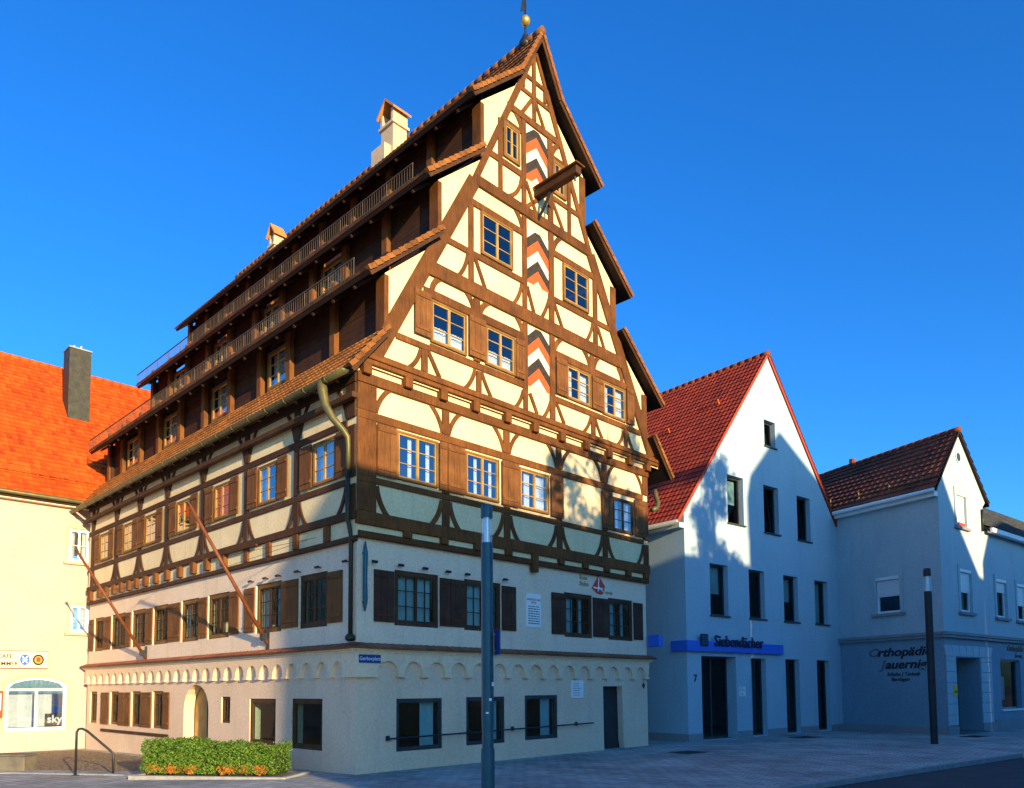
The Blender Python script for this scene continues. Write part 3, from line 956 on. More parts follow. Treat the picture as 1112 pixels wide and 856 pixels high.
# ---- arch frieze, cornice and tiled ledge
def frieze(F, tips, arches, uA, uB):
    """plate with scalloped lower edge; tips: [(u0,u1)], arches lie between"""
    mb = MB()
    pts = []
    zt, zs = 2.33, 2.44
    for i, (a, b) in enumerate(tips):
        pts += [(a, zs if i else zt), (a + (0.02 if i else 0), zt), (b - .02, zt), (b, zs)]
        if i + 1 < len(tips):
            c, d = b, tips[i + 1][0]
            r = (d - c) / 2
            for k in range(1, 10):
                t = math.pi * (1 - k / 10)
                pts.append(((c + d) / 2 + r * math.cos(t), zs + .26 * math.sin(t)))
    poly = pts + [(uB, 2.90), (uA, 2.90)]
    mb.prism(F, poly, .0, .10)
    for i, (a, b) in enumerate(tips):
        mb.box(F, a - .015, b + .015, .0, .125, zt - .03, zt + .03)
    return mb
n = 15
gt = [(-.1, .55)]
step = (11.93 - 1.27) / 14
for i in range(n):
    c = 1.27 + step * i
    gt.append((c - .10, min(c + .12, 12.12)))
frieze(FG, gt, None, -.1, 12.12).build('arch_frieze', MT['trim'], house)
lt = [(.0, .46)]
c = 1.00
while c < 18.9:
    lt.append((c - .11, c + .11)); c += .728
lt.append((19.0, 19.3))
frieze(FL, lt, None, 0.0, 19.3).build('arch_frieze', MT['trim'], house)
mb = MB()
prof = [(0, 2.89), (.13, 2.89), (.15, 2.93), (.17, 2.95), (.17, 2.985), (0, 2.985)]
mb.box(FG, -.17, 12.25, -.01, .13, 2.89, 2.935).box(FG, -.2, 12.28, -.01, .17, 2.936, 2.985)
mb.box(FL, -.01, 19.45, .0, .13, 2.891, 2.934).box(FL, -.01, 19.48, .0, .168, 2.937, 2.984)
mb.build('cornice', MT['trim'], house)
mb = MB()
tile_patch(mb, (-.26, .25, 2.985), (12.33, .25, 2.985), (12.33, .0, 3.13), (-.26, .0, 3.13), tw=.22, th=.3, F=FG)
tile_patch(mb, (-.26, .25, 2.985), (19.5, .25, 2.985), (19.5, .0, 3.13), (-.26, .0, 3.13), tw=.22, th=.3, F=FL)
mb.build('tiled_ledge', MT['tile_ledge'], house, recalc=False)

# ---- side walls of the roof storeys (boarded, with pilasters and windows)
LEV = [(.80, 10.6, 13.1, [2.2, 4.55, 6.30, 8.32, 10.28, 12.25, 14.25, 16.1, 18.05, 19.6], [(4.72, 5.95), (8.58, 9.82), (12.66, 13.92), (16.4, 17.7)]),
       (2.52, 13.9, 16.4, [2.2, 4.3, 6.2, 8.2, 10.1, 12.1, 14.0, 15.95, 17.7, 19.6], [(4.5, 5.75), (8.42, 9.55), (12.35, 13.5), (16.2, 17.4)]),
       (4.12, 17.1, 19.5, [2.1, 4.2, 6.25, 8.25, 10.15, 12.0, 13.9, 15.9, 17.8, 19.6], [])]
for li, (x, z0, z1, posts, wins) in enumerate(LEV):
    for side in (0, 1):
        F = (lambda l, w, z, x=x: (x - w, l, z)) if side == 0 else (lambda l, w, z, x=x: (2 * AX - x + w, l, z))
        zb, zt_ = z0 + .52, z0 + 1.72
        mb = MB()
        if side == 0:
            z = z0
            while z < z1 - .05:
                h = .24
                segs = [(-.1, HL)]
                for a, b in wins:
                    if z + h > zb and z < zt_:
                        ns = []
                        for s0, s1 in segs:
                            if a > s0 and b < s1: ns += [(s0, a), (b, s1)]
                            else: ns.append((s0, s1))
                        segs = ns
                for s0, s1 in segs:
                    mb.box(F, s0, s1, -.05, random.uniform(-.004, .006), z + .004, min(z + h, z1))
                z += h
        else:
            mb.box(F, -.1, HL, -.05, 0, z0, z1)
        mb.build('board_wall', MT['board'], house)
        if side == 0:
            for p in posts:
                MB().box(F, p - .13, p + .13, .007, .16, z0, z1).build('pilaster', MT['pilaster'], house, bevel=.01)
            for a, b in wins:
                window(F, house, a, b, zb, zt_, 0, rec=-.03, rows=3, fw=.09, mf='frame', ms='sash', curtain=[(.02, .98, 0, 1)])

# ---- roofs
Y0, Y1 = -EV, HL + .45
def slab(mb, F, pts, th):
    """roof boards below a slope line"""
    n = len(pts)
    low = []
    for i in range(n):
        a, b = pts[max(i - 1, 0)], pts[min(i + 1, n - 1)]
        t = Vector((b[0] - a[0], b[1] - a[1])).normalized()
        nx, nz = -t.y, t.x
        if nz > 0: nx, nz = -nx, -nz
        low.append((pts[i][0] + nx * th, pts[i][1] + nz * th))
    poly = pts + low[::-1]
    mb.prism(lambda u, w, z: (u, w, z), poly, Y0, Y1)
for i, (a, b) in enumerate(RO):
    for side in (0, 1):
        pts = [a, b] + ([APEX] if i == 3 else [])
        if side: pts = [mir(p) for p in pts]
        mb = MB(); slab(mb, None, pts, .14 if i == 0 else .11)
        rf = mb.build('roof', MT['soffit'], house)
        mb = MB()
        for p, q in zip(pts[:-1], pts[1:]):
            tile_patch(mb, (p[0], Y0 - .05, p[1] + .012), (p[0], Y1 + .05, p[1] + .012), (q[0], Y1 + .05, q[1] + .012), (q[0], Y0 - .05, q[1] + .012), tw=.19, th=.30, lift=.05)
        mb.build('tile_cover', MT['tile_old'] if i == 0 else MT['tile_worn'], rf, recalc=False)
        # verge board and rafter ends
        mb = MB()
        for p, q in zip(pts[:-1], pts[1:]):
            t = Vector((q[0] - p[0], q[1] - p[1])).normalized()
            nx, nz = -t.y, t.x
            if nz > 0: nx, nz = -nx, -nz
            mb.beam(lambda u, w, z: (u, w, z), (p[0] + nx * .09, p[1] + nz * .09), (q[0] + nx * .09, q[1] + nz * .09), .12, Y0 - .028, Y0 - .002)
        mb.build('verge_board', MT['timber_dark'], rf)
        mb = MB()
        for p, q in zip(pts[:-1], pts[1:]):
            L = math.hypot(q[0] - p[0], q[1] - p[1])
            t = Vector((q[0] - p[0], q[1] - p[1])) / L
            nx, nz = -t.y, t.x
            if nz < 0: nx, nz = -nx, -nz
            m = max(1, round(L / .24))
            for k in range(m):
                a0, a1 = L * k / m, L * (k + 1.12) / m
                g = lambda d, h: (p[0] + t.x * d + nx * h, p[1] + t.y * d + nz * h)
                mb.prism(lambda u, w, z: (u, w, z), [g(a0, -.035), g(a1, -.06), g(a1, .055), g(a0, .085)], Y0 - .075, Y0 + .06)
        mb.build('verge_tiles', MT['verge'], rf)
        if side == 0:
            mb = MB()
            y = .3
            t = Vector((b[0] - a[0], b[1] - a[1])).normalized()
            while y < HL:
                F = lambda u, w, z: (u, w, z)
                nx, nz = t.y, -t.x
                p = (a[0] + nx * .18 - t.x * .0, a[1] + nz * .18 - t.y * .0)
                q = (p[0] + t.x * 1.2, p[1] + t.y * 1.2)
                mb.beam(F, p, q, .08, y - .04, y + .04)
                y += .97
            mb.build('rafter_tails', MT['timber_dark'], rf)
        if i == 3 and side == 0:
            mb = MB(); ridge_tiles(mb, (AX, Y0 - .08, APEX[1] + .03), (AX, Y1, APEX[1] + .03), .12)
            mb.build('ridge_tiles', MT['tile_worn'], rf, smooth=True)
            # ridge vane
            mb = MB(); mb.lathe((AX, .22, 22.2), [(.22, 0), (.2, .2), (.08, .45), (.035, .5), (.03, 2.0)], 10)
            fin = mb.build('ridge_finial', MT['metal_dark'], rf, smooth=True)
            mb = MB(); mb.lathe((AX, .22, 23.12), [(.01, -.17), (.1, -.13), (.155, -.02), (.15, .06), (.09, .14), (.01, .17)], 14)
            mb.build('gilded_ball', MT['gold'], fin, smooth=True)
            mb = MB(); mb.prism(lambda u, w, z: (AX + u, .22 + w, z), [(-.03, 23.45), (-.22, 23.3), (-.12, 23.75), (-.16, 24.2), (-.03, 24.1)], -.012, .012)
            mb.build('vane_pennant', MT['metal_dark'], fin)
# snow guards on the two upper eaves
for (a, b) in (RO[1], RO[2]):
    mb = MB()
    u = a[0] - .02
    zb = a[1] + .04
    for z, t in ((zb + .02, .035), (zb + .44, .03)):
        mb.box(lambda uu, w, zz: (uu, w, zz), u - t / 2, u + t / 2, .1, Y1 - .05, z, z + t)
    y = .12
    k = 0
    while y < Y1 - .08:
        big = k % 10 == 0
        h = .022 if big else .010
        mb.box(lambda uu, w, zz: (uu, w, zz), u - h / 2, u + h / 2, y - h / 2, y + h / 2, zb, zb + .45)
        y += .115
        k += 1
    mb.build('snow_guard', MT['guard'], house)
# gutters and downpipes
mb = MB()
gx, gzz = -.66, 9.5
n = 10
pts, f = [], []
ys = [Y0 + .02 + (Y1 - Y0) * i / 20 for i in range(21)]
for y in ys:
    for k in range(n + 1):
        t = math.pi + math.pi * k / n
        pts.append((gx + .11 * math.cos(t), y, gzz + .11 * math.sin(t)))
for i in range(20):
    for k in range(n):
        f.append((i * (n + 1) + k, i * (n + 1) + k + 1, (i + 1) * (n + 1) + k + 1, (i + 1) * (n + 1) + k))
f.append(tuple(range(n + 1)))
f.append(tuple(20 * (n + 1) + k for k in range(n + 1)))
mb._add(pts, f, ident)
y = .3
while y < HL:
    mb.tube([(gx - .13, y, gzz + .01), (gx - .09, y, gzz - .09), (gx, y, gzz - .125), (gx + .09, y, gzz - .09)], .012, 5)
    y += .97
gut = mb.build('gutter', MT['copper'], house, smooth=True)
mb = MB()
mb.tube([(gx, .55, 9.45), (gx, .52, 9.2), (gx + .02, .42, 8.85), (gx + .14, .26, 8.5), (gx + .33, .13, 8.25), (gx + .44, .1, 8.1), (gx + .46, .1, 7.9), (gx + .46, .1, 7.3)], .085, 12, rads=[.13, .12, .10, .09, .08, .07, .06, .055])
mb.build('downpipe', MT['copper'], house, smooth=True)
mb = MB()
mb.tube([(gx + .46, .1, 7.3), (gx + .46, .1, 6.1), (gx + .57, .12, 5.7), (gx + .57, .12, 3.2)], .055, 12)
mb.lathe((gx + .57, .12, 3.16), [(.08, 0), (.13, .05), (.13, .11), (.08, .17)], 10)
mb.build('downpipe', MT['pipe_dark'], house, smooth=True)
mb = MB()
rx = 2 * AX - gx
mb.tube([(rx - .1, .3, 9.3), (rx - .1, .25, 9.05), (rx - .2, .1, 8.75), (rx - .45, .0, 8.5), (rx - .75, .0, 8.4)], .09, 12)
mb.build('downpipe', MT['copper'], house, smooth=True)
# chimneys on the top roof
def chimney(x, y, zb, zt, sx, sy):
    mb = MB()
    F = ident
    mb.box(F, x - sx, x + sx, y - sy, y + sy, zb, zt - .75)
    mb.box(F, x - sx - .07, x + sx + .07, y - sy - .07, y + sy + .07, zt - .75, zt - .66)
    mb.box(F, x - sx - .02, x + sx + .02, y - sy - .02, y - sy + .10, zt - .66, zt - .2).box(F, x - sx - .02, x + sx + .02, y + sy - .10, y + sy + .02, zt - .66, zt - .2)
    mb.box(F, x + sx - .10, x + sx + .02, y - sy + .1, y + sy - .1, zt - .66, zt - .2)
    c = mb.build('chimney', MT['chimney'], house)
    mb = MB()
    FF = lambda u, w, z: (x + w, y + u, z)
    mb.prism(FF, [(-sy - .14, zt - .22), (0, zt + .26), (sy + .14, zt - .22), (sy + .14, zt - .30), (0, zt + .16), (-sy - .14, zt - .30)], -sx - .1, sx + .1)
    mb.build('chimney_cap', MT['tile_old'], c)
chimney(4.95, 5.2, 19.4, 22.1, .29, .34)
MB().box(ident, 4.40, 4.8, 5.0, 5.75, 19.0, 20.6).build('chimney_annex', MT['chimney'], house)
chimney(5.2, 13.8, 19.4, 21.6, .2, .2)
# wall spotlights
for F, cs in ((FG, (.44, 1.24, 2.02, 2.81, 3.50, 4.96)), (FL, (.35, 1.6, 2.6, 3.6, 4.3, 5.15))):
    for c in cs:
        z = 5.11
        mb = MB(); mb.tube([(c, .0, z), (c, .10, z + .01)], .018, 6, F=F)
        mb.tube([(c - .075, .12, z), (c + .075, .12, z)], .035, 8, F=F)
        mb.build('wall_spotlight', MT['metal_dark'], house)
# hand rail along the gable foot
mb = MB()
mb.tube([(.82, .16, .80), (8.85, .16, .90)], .022, 8, F=FG)
for u in (.92, 3.6, 5.3, 8.15):
    mb.tube([(u, .0, .80 + u * .0115), (u, .16, .80 + u * .0115)], .02, 6, F=FG)
    mb.box(FG, u - .05, u + .05, .001, .03, .74 + u * .0115, .86 + u * .0115)
mb.build('hand_rail', MT['metal_dark'], house)
MB().prism(FG, [(11.78, 2.08), (11.86, 2.19), (11.94, 2.08), (11.86, 1.97)], .001, .02).build('wall_mark', MT['ink_blue'], house)

# ------------------------------------------------------------------ signs on the half-timbered house
def sign_root(name, F, root, u, w, z, label, cat, group=None):
    p = root.matrix_basis @ Vector(F(u, w, z))
    return empty(name, p, root.rotation_euler.z, label, cat, group)
bpy.context.view_layer.update()
def rel(F, u0, w0, z0):
    """frame whose zero is the sign's own base point"""
    b = Vector(F(u0, w0, z0))
    return lambda u, w, z: tuple(Vector(F(u0 + u, w0 + w, z0 + z)) - b)
# street name
sg = sign_root('street_sign', FG, house, .0, .105, 2.64, 'small blue enamel street name sign Gerberplatz at the house corner', 'sign')
f_ = rel(FG, .0, .105, 2.64)
MB().box(f_, .0, .62, .0, .02, .0, .2).build('plate', MT['enamel_blue'], sg)
text_obj('lettering', 'Gerberplatz', MT['paint_white'], sg, f_, .31, .021, .065, .125, .004, align='CENTER')
# inscription
sg = sign_root('inscription_plaque', FG, house, 5.92, .002, 3.82, 'white painted inscription panel between the first floor windows', 'plaque')
f_ = rel(FG, 5.92, .002, 3.82)
MB().box(f_, 0, .64, 0, .018, 0, 1.0).build('plate', MT['paint_white'], sg)
text_obj('lettering', 'SIEBENDÄCHER\nHAUS', MT['red'], sg, f_, .32, .019, .79, .085, .004, align='CENTER')
mb = MB()
rnd = random.Random(4)
for r in range(8):
    x = .08
    while x < .54:
        w_ = rnd.uniform(.04, .11)
        mb.box(f_, x, min(x + w_, .57), .0185, .021, .60 - r * .072, .628 - r * .072)
        x += w_ + .025
mb.build('small_print', MT['ink'], sg)
# notice by the door
sg = sign_root('notice_board', FG, house, 7.94, .002, 1.70, 'white square notice board beside the gable door', 'sign')
f_ = rel(FG, 7.94, .002, 1.70)
MB().box(f_, 0, .58, 0, .03, 0, .55).build('plate', MT['paint_white'], sg)
mb = MB()
for r in range(6): mb.box(f_, .07, .07 + rnd.uniform(.28, .44), .0305, .033, .08 + r * .07, .10 + r * .07)
mb.build('small_print', MT['zinc'], sg)
# painted emblem
sg = sign_root('wall_emblem', FG, house, 9.04, .002, 5.06, 'red diamond shaped emblem with white cross strokes painted on the gable', 'emblem')
f_ = rel(FG, 9.04, .002, 5.06)
MB().prism(f_, [(0, .18), (.36, .63), (.70, .30), (.62, .06), (.5, 0), (.28, .02)], 0, .012).build('shield', MT['red'], sg)
mb = MB(); mb.beam(f_, (.33, .10), (.37, .56), .045, .0125, .018).beam(f_, (.08, .21), (.58, .20), .05, .0125, .0178)
mb.beam(f_, (.34, .27), (.6, .1), .03, .0125, .0174)
mb.build('cross_strokes', MT['paint_white'], sg)
text_obj('lettering', 'Rote\nStube', MT['ochre'], sg, f_, -.62, .001, .42, .2, .006, bold=.006)
text_obj('lettering', 'mode', MT['ochre'], sg, f_, .72, .001, .05, .17, .006, bold=.004)
# blue tube on the corner
sg = sign_root('furled_awning', FG, house, .17, .1, 4.0, 'slim blue furled flag hanging beside the corner downpipe', 'flag')
f_ = rel(FG, .17, .1, 4.0)
mb = MB(); mb.tube([(0, 0, -.12), (0, 0, 0), (.01, 0, .15), (0, 0, .7), (.01, 0, 1.3), (0, 0, 1.42), (0, 0, 1.58)], .06, 10, F=f_, rads=[.015, .045, .06, .055, .06, .045, .012])
mb.build('cloth_roll', MT['lamp_blue'], sg, smooth=True)
mb = MB(); mb.tube([(0, -.1, .1), (0, .0, .1)], .02, 6, F=f_).tube([(0, -.1, 1.3), (0, .0, 1.3)], .02, 6, F=f_)
mb.build('wall_holder', MT['metal_dark'], sg)
# nose sign at the right edge of the gable
sg = sign_root('projecting_sign', FG, house, 12.12, .02, 3.42, 'bright blue cube shaped projecting sign at the far gable edge', 'sign')
f_ = rel(FG, 12.12, .02, 3.42)
MB().box(f_, -.02, .22, .03, .52, 0, .42).build('sign_box', MT['sign_blue'], sg, bevel=.02)
MB().box(f_, .05, .12, .0, .03, .15, .25).build('bracket', MT['metal_dark'], sg)

# flag poles leaning out of the left wall
def flagpole(l, z, o1, z1, label):
    base = house.matrix_basis @ Vector(FL(l, 0, z))
    e = empty('flagpole', base, house.rotation_euler.z, label, 'flagpole', 'flagpoles on the long side of the timbered house')
    f_ = rel(FL, l, 0, z)
    d = Vector((o1 - .10, z1 - z)).normalized()
    mb = MB(); mb.tube([(0, .10 - d.x * .15, -d.y * .15), (0, o1 - .02, z1 - z - .02)], .05, 10, F=f_, rads=[.055, .042])
    mb.build('pole', MT['red_pole'], e, smooth=True)
    mb = MB(); mb.tube([(0, o1 - .03, z1 - z - .03), (0, o1 + .03, z1 - z + .05)], .055, 10, F=f_)
    mb.build('pole_cap', MT['metal_dark'], e)
    mb = MB(); mb.box(f_, -.07, .07, .0, .03, -.3, .3)
    mb.box(f_, -.05, .05, .03, .2, -.06, .02).box(f_, -.08, .08, .07, .22, -.02, .16)
    mb.build('wall_bracket', MT['metal_dark'], e)
    # stay wires
    mb = MB(); mb.tube([(0, o1 * .62, (z1 - z) * .62), (-2.6, .13, 2.45)], .006, 4, F=f_).tube([(0, o1 * .55, (z1 - z) * .55), (-2.2, .13, 2.45)], .006, 4, F=f_)
    mb.build('stay_wire', MT['metal_dark'], e)
MT['red_pole'] = wood('varnished_pole', (.20, .06, .02), (.14, .04, .015), rough=.45)
flagpole(4.25, 3.42, 2.28, 6.84, 'brown varnished flagpole leaning out near the drainpipe corner')
flagpole(13.05, 3.30, 2.35, 6.75, 'brown varnished flagpole leaning out near the cafe end')

# ================================================================== WHITE GABLED HOUSE
WA = R(90 - 51.25)
bank = empty('white_gabled_house', (6.5193, 28.585, 0), WA, 'white gabled bank house with steep red roof and slim dark windows', 'house')
FW = lambda u, w, z: (u, -w, z)
FWL = lambda l, w, z: (-w, l, z)
BW, BD, BE = 11.55, 15.0, 8.62
BA = (5.88, 16.2)
WINS = [(5.49, 6.32, 12.27, 13.40), (2.76, 3.86, 8.58, 10.55), (5.31, 6.42, 8.51, 10.54), (7.87, 8.95, 8.49, 10.47),
        (1.50, 2.66, 4.80, 6.82), (4.08, 5.19, 4.81, 6.82), (6.61, 7.74, 4.81, 6.80), (9.12, 10.23, 4.82, 6.79)]
DOORS = [(.85, 3.05, 0.02, 3.20), (4.07, 5.12, .03, 3.17), (6.58, 7.66, .03, 3.18), (9.1, 10.18, .06, 3.18)]
mb = MB()
mb.wall(FW, [(0, -.5), (BW, -.5), (BW, 8.97), BA, (0, BE)], [rect(*g) for g in WINS + DOORS], 0, .30)
mb.wall(FWL, rect(0, BD, -.5, BE), [], 0, .1)
mb.wall(lambda l, w, z: (BW + w, l, z), rect(0, BD, -.5, 8.97), [], 0, .1)
mb.wall(lambda u, w, z: (u, BD + w, z), [(0, -.5), (BW, -.5), (BW, 8.97), BA, (0, BE)], [], 0, .1)
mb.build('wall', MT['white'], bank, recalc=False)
mb = MB()
edges = [0.0] + [x for d in DOORS for x in d[:2]] + [BW + .012]
for i in range(0, len(edges), 2):
    MB().box(FW, edges[i] - (.012 if i == 0 else -.002), edges[i + 1] - .002, .001, .014, -.45, .27).build('plinth', MT['plinth'], bank)
MB().box(FWL, .0, BD, .001, .013, -.45, .27).build('plinth', MT['plinth'], bank)
def tilt_window(F, root, g, w=0, rec=.21, tilt=False, name='window', dark='anthracite'):
    u0, u1, z0, z1 = g
    fw = .07
    mb = MB()
    a, b = w - rec - .08, w - rec
    mb.box(F, u0, u0 + fw, a, b, z0, z1).box(F, u1 - fw, u1, a, b, z0, z1).box(F, u0 + fw, u1 - fw, a, b, z0, z0 + fw).box(F, u0 + fw, u1 - fw, a, b, z1 - fw, z1)
    o = mb.build(name, MT[dark], root)
    MB().quad(F, (u0 + fw, a + .04, z0 + fw), (u1 - fw, a + .04, z0 + fw), (u1 - fw, a + .04, z1 - fw), (u0 + fw, a + .04, z1 - fw)).build('pane', MT['glass_low'], o)
    if tilt:
        mb = MB()
        t = .22
        G = lambda u, ww, z: F(u, ww - t * (z - z0) / (z1 - z0), z)
        mb.box(G, u0 + .08, u0 + .15, a - .05, a - .01, z0 + .08, z1 - .1).box(G, u1 - .15, u1 - .08, a - .05, a - .01, z0 + .08, z1 - .1)
        mb.box(G, u0 + .15, u1 - .15, a - .05, a - .01, z1 - .18, z1 - .1).box(G, u0 + .15, u1 - .15, a - .05, a - .01, z0 + .08, z0 + .15)
        mb.build('sash', MT[dark], o)
    return o
for i, g in enumerate(WINS):
    o = tilt_window(FW, bank, g, tilt=i in (0, 2, 3, 5))
    MB().box(FW, g[0] - .05, g[1] + .06, -.20, .07, g[2] - .06, g[2] - .003).build('sill', MT['anthracite'], o)
    if i in (1, 4, 6, 7):
        mb = MB(); mb.box(FW, g[0] + .08, g[1] - .08, -.42, -.40, g[2] + (.0 if i == 7 else .9), g[3] - .08)
        mb.build('blind', MT['blind'], o)
for i, g in enumerate(DOORS):
    o = tilt_window(FW, bank, g, name='door' if i == 0 else 'shop_window', rec=.22 if i else .45)
    mb = MB()
    if i == 0:
        mb.box(FW, 1.95, 2.03, -.55, -.44, .05, 3.15)
        mb.build('door_stile', MT['anthracite'], o)
        MB().box(FW, .85, 3.05, -1.3, -.02, .0, .021).build('threshold', MT['stone'], o)
        mb = MB(); mb.box(FW, 3.051, 3.08, -.55, -.301, .02, 3.2).box(FW, .82, .849, -.55, -.301, .02, 3.2).box(FW, .82, 3.08, -.55, -.301, 3.201, 3.23)
        mb.build('porch_reveal', MT['white'], o)
    else:
        MB().box(FW, g[0] + .5, g[0] + .56, -.29, -.215, g[2] + .07, g[3] - .07).build('mullion', MT['anthracite'], o)
        MB().box(FW, g[0] + .58, g[0] + .80, -.45, -.43, g[2] + .1, g[3] - .1).build('blind', MT['blind'], o)
# roof
rl = [(-.32, BE - .42), BA]
rr = [(BW + .25, 8.97 - .30), BA]
for pts, yy in ((rl, 1), (rr, 1)):
    mb = MB()
    n2 = 1 if pts is rl else -1
    t = Vector((pts[1][0] - pts[0][0], pts[1][1] - pts[0][1])).normalized()
    nx, nz = (-t.y, t.x) if t.x > 0 else (t.y, -t.x)
    p = [(a + nx * .02, b + nz * .02) for a, b in pts]
    q = [(a + nx * .14, b + nz * .14) for a, b in pts]
    mb.prism(lambda u, w, z: (u, w, z), [p[0], p[1], q[1], q[0]], -.06, BD + .1)
    rf = mb.build('roof', MT['tile_red'], bank)
    mb = MB()
    tile_patch(mb, (q[0][0], -.09, q[0][1]), (q[0][0], BD, q[0][1]), (q[1][0], BD, q[1][1]), (q[1][0], -.09, q[1][1]), tw=.22, th=.30, lift=.03, amp=.028)
    mb.build('tile_cover', MT['tile_red'], rf, recalc=False)
    if pts is rl:
        mb = MB(); ridge_tiles(mb, (BA[0], -.1, BA[1] + .16), (BA[0], BD, BA[1] + .16), .13)
        mb.build('ridge_tiles', MT['tile_brown'], rf, smooth=True)
        mb = MB()
        for sx, sy in ((.28, 1.6), (.62, 3.4), (.72, 1.2), (.45, 4.4)):
            x = q[0][0] + (q[1][0] - q[0][0]) * sx; z = q[0][1] + (q[1][1] - q[0][1]) * sx
            mb.tube([(x, sy, z + .03), (x - .1, sy, z + .22)], .05, 6)
        mb.build('roof_vent', MT['tile_orange'], rf)
mb = MB()
mb.box(FWL, -.02, BD, .0, .3, BE - .62, BE - .42)
mb.build('eave_box', MT['white2'], bank)
mb = MB(); mb.tube([(-.42, -.05, BE - .42), (-.42, BD, BE - .42)], .09, 10)
mb.build('gutter', MT['zinc'], bank, smooth=True)
mb = MB(); mb.tube([(BW + .02, -.06, 8.6), (BW + .02, -.06, .1)], .05, 8)
mb.build('downpipe', MT['zinc'], bank, smooth=True)
# bank sign: one thing wrapped round the corner
sg = empty('shop_sign', bank.matrix_basis @ Vector((0, 0, 3.36)), WA, 'long bright blue shop sign band Siebendächer wrapping the white house corner', 'sign')
f_ = lambda u, w, z: (u, -w, z)
mb = MB(); mb.box(f_, -.17, 6.2, .005, .17, 0, .40).box(f_, -.17, -.005, -.62, .004, 0.001, .399)
mb.build('sign_band', MT['sign_blue'], sg, bevel=.01)
text_obj('lettering', 'Siebendächer', MT['ink_blue'], sg, f_, 1.44, .171, .22, .60, .05, bold=.006, sx=1.0)
mb = MB(); mb.box(f_, .60, 1.03, .171, .21, .20, .66)
lg = mb.build('logo_tile', MT['ink_blue'], sg)
mb = MB()
for a, b, c, d in ((.66, .79, .46, .60), (.84, .97, .46, .60), (.66, .97, .40, .43), (.66, .74, .26, .37), (.78, .85, .26, .37), (.89, .97, .26, .37)): mb.box(f_, a, b, .2105, .214, c, d)
mb.build('logo_mark', MT['lamp_blue'], lg)
text_obj('house_number', '7', MT['ink_blue'], None, lambda u, w, z: tuple(bank.matrix_basis @ Vector((u, -w, z))), .36, .002, 2.22, .38, .02, bold=.006,
         label='small dark house number 7 left of the bank door', cat='number')
for k, (u, z, w_, h_) in enumerate(((3.2, 1.86, .42, .16), (3.2, 1.64, .42, .19))):
    o = MB().box(lambda a, b, c: (a, -b, c), 0, w_, 0, .018, 0, h_).build('notice', MT['paint_white'])
    o.location = bank.matrix_basis @ Vector((u, -.002, z)); o.rotation_euler = (0, 0, WA)
    tagp(o, ('upper' if k == 0 else 'lower') + ' small white notice on the wall right of the bank door', 'notice', 'notices by the bank door')
    mb = MB()
    for r in range(2): mb.box(lambda a, b, c: (a, -b, c), .04, .04 + .26 * (1 - r * .3), .0185, .021, .04 + r * .06, .065 + r * .06)
    mb.build('small_print', MT['zinc'], o)

# ================================================================== CORNER SHOP HOUSE
oc = empty('corner_shop_house', (17.65714, 31.26923, 0), WA, 'pale corner shop house with brown tiled roof and rusticated doorway', 'house')
FO = lambda u, w, z: (u, -w, z)
la = R(90 + 29) - WA
LO = Vector((math.cos(la), math.sin(la)))
LNn = Vector((-LO.y, LO.x))
if LNn.x > 0: LNn = -LNn
FOL = lambda l, w, z: (LO.x * l + LNn.x * w, LO.y * l + LNn.y * w, z)
OWN = [(1.72, 2.74, 8.83, 10.35), (1.75, 2.95, 5.15, 7.0), (5.72, 6.98, 5.12, 6.9), (8.3, 9.5, 5.1, 6.88)]
ODOOR, OSHOP = (1.0, 3.5, -.02, 3.18), (5.85, 8.35, .92, 3.18)
WING = 24.0
mb = MB()
mb.wall(FO, [(0, 4.0), (WING, 4.0), (WING, 9.0), (4.68, 9.0), (4.68, 10.05), (5.0, 10.3), (2.2, 12.95), (0, 10.35)],
        [rect(*g) for g in OWN + [(11.3, 12.5, 5.1, 6.88), (14.3, 15.5, 5.1, 6.88)]], 0, .22)
ocu = [(2.2 + .26 * math.cos(2 * math.pi * k / 14), 11.88 + .26 * math.sin(2 * math.pi * k / 14)) for k in range(14)]
mb.wall(FOL, rect(0, 14, 4.0, 10.35), [rect(1.85, 3.0, 5.2, 6.8)], 0, .2)
mb.wall(lambda u, w, z: (WING + w, u, z), rect(0, 9, -.5, 9.0), [], 0, .1)
mb.wall(lambda u, w, z: (4.68 + w, u, z), rect(0, 9, 8.5, 10.05), [], 0, .1)
_e = FOL(14, 0, 0)
mb._add([(_e[0], _e[1], -.5), (WING, 9, -.5), (WING, 9, 9.0), (4.68, 11.5, 10.3), (_e[0], _e[1], 10.3)], [(0, 1, 2, 3, 4)], ident)
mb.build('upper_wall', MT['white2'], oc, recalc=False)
mb = MB()
mb.wall(FO, rect(0, WING, -.5, 4.0), [rect(*ODOOR), rect(*OSHOP), rect(11.5, 14.0, .92, 3.18)], 0, .3)
mb.wall(FOL, rect(0, 14, -.5, 4.0), [], 0, .3)
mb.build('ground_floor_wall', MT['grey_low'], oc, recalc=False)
mb = MB()
mb.box(FO, -.14, WING, .0, .14, 3.98, 4.10).box(FO, -.2, WING, .0, .20, 4.101, 4.22)
mb.box(FOL, .0, 14, .0, .14, 3.981, 4.099).box(FOL, .0, 14, .0, .198, 4.102, 4.219)
mb.build('cornice', MT['plinth'], oc)
for F_, a_, b_, h_ in ((FO, -.02, .99, .34), (FO, 3.52, 5.0, .38), (FO, 5.002, WING, .46), (FOL, .0, 14, .3)):
    MB().box(F_, a_, b_, .001, .05, -.5, h_).build('plinth', MT['plinth'], oc)
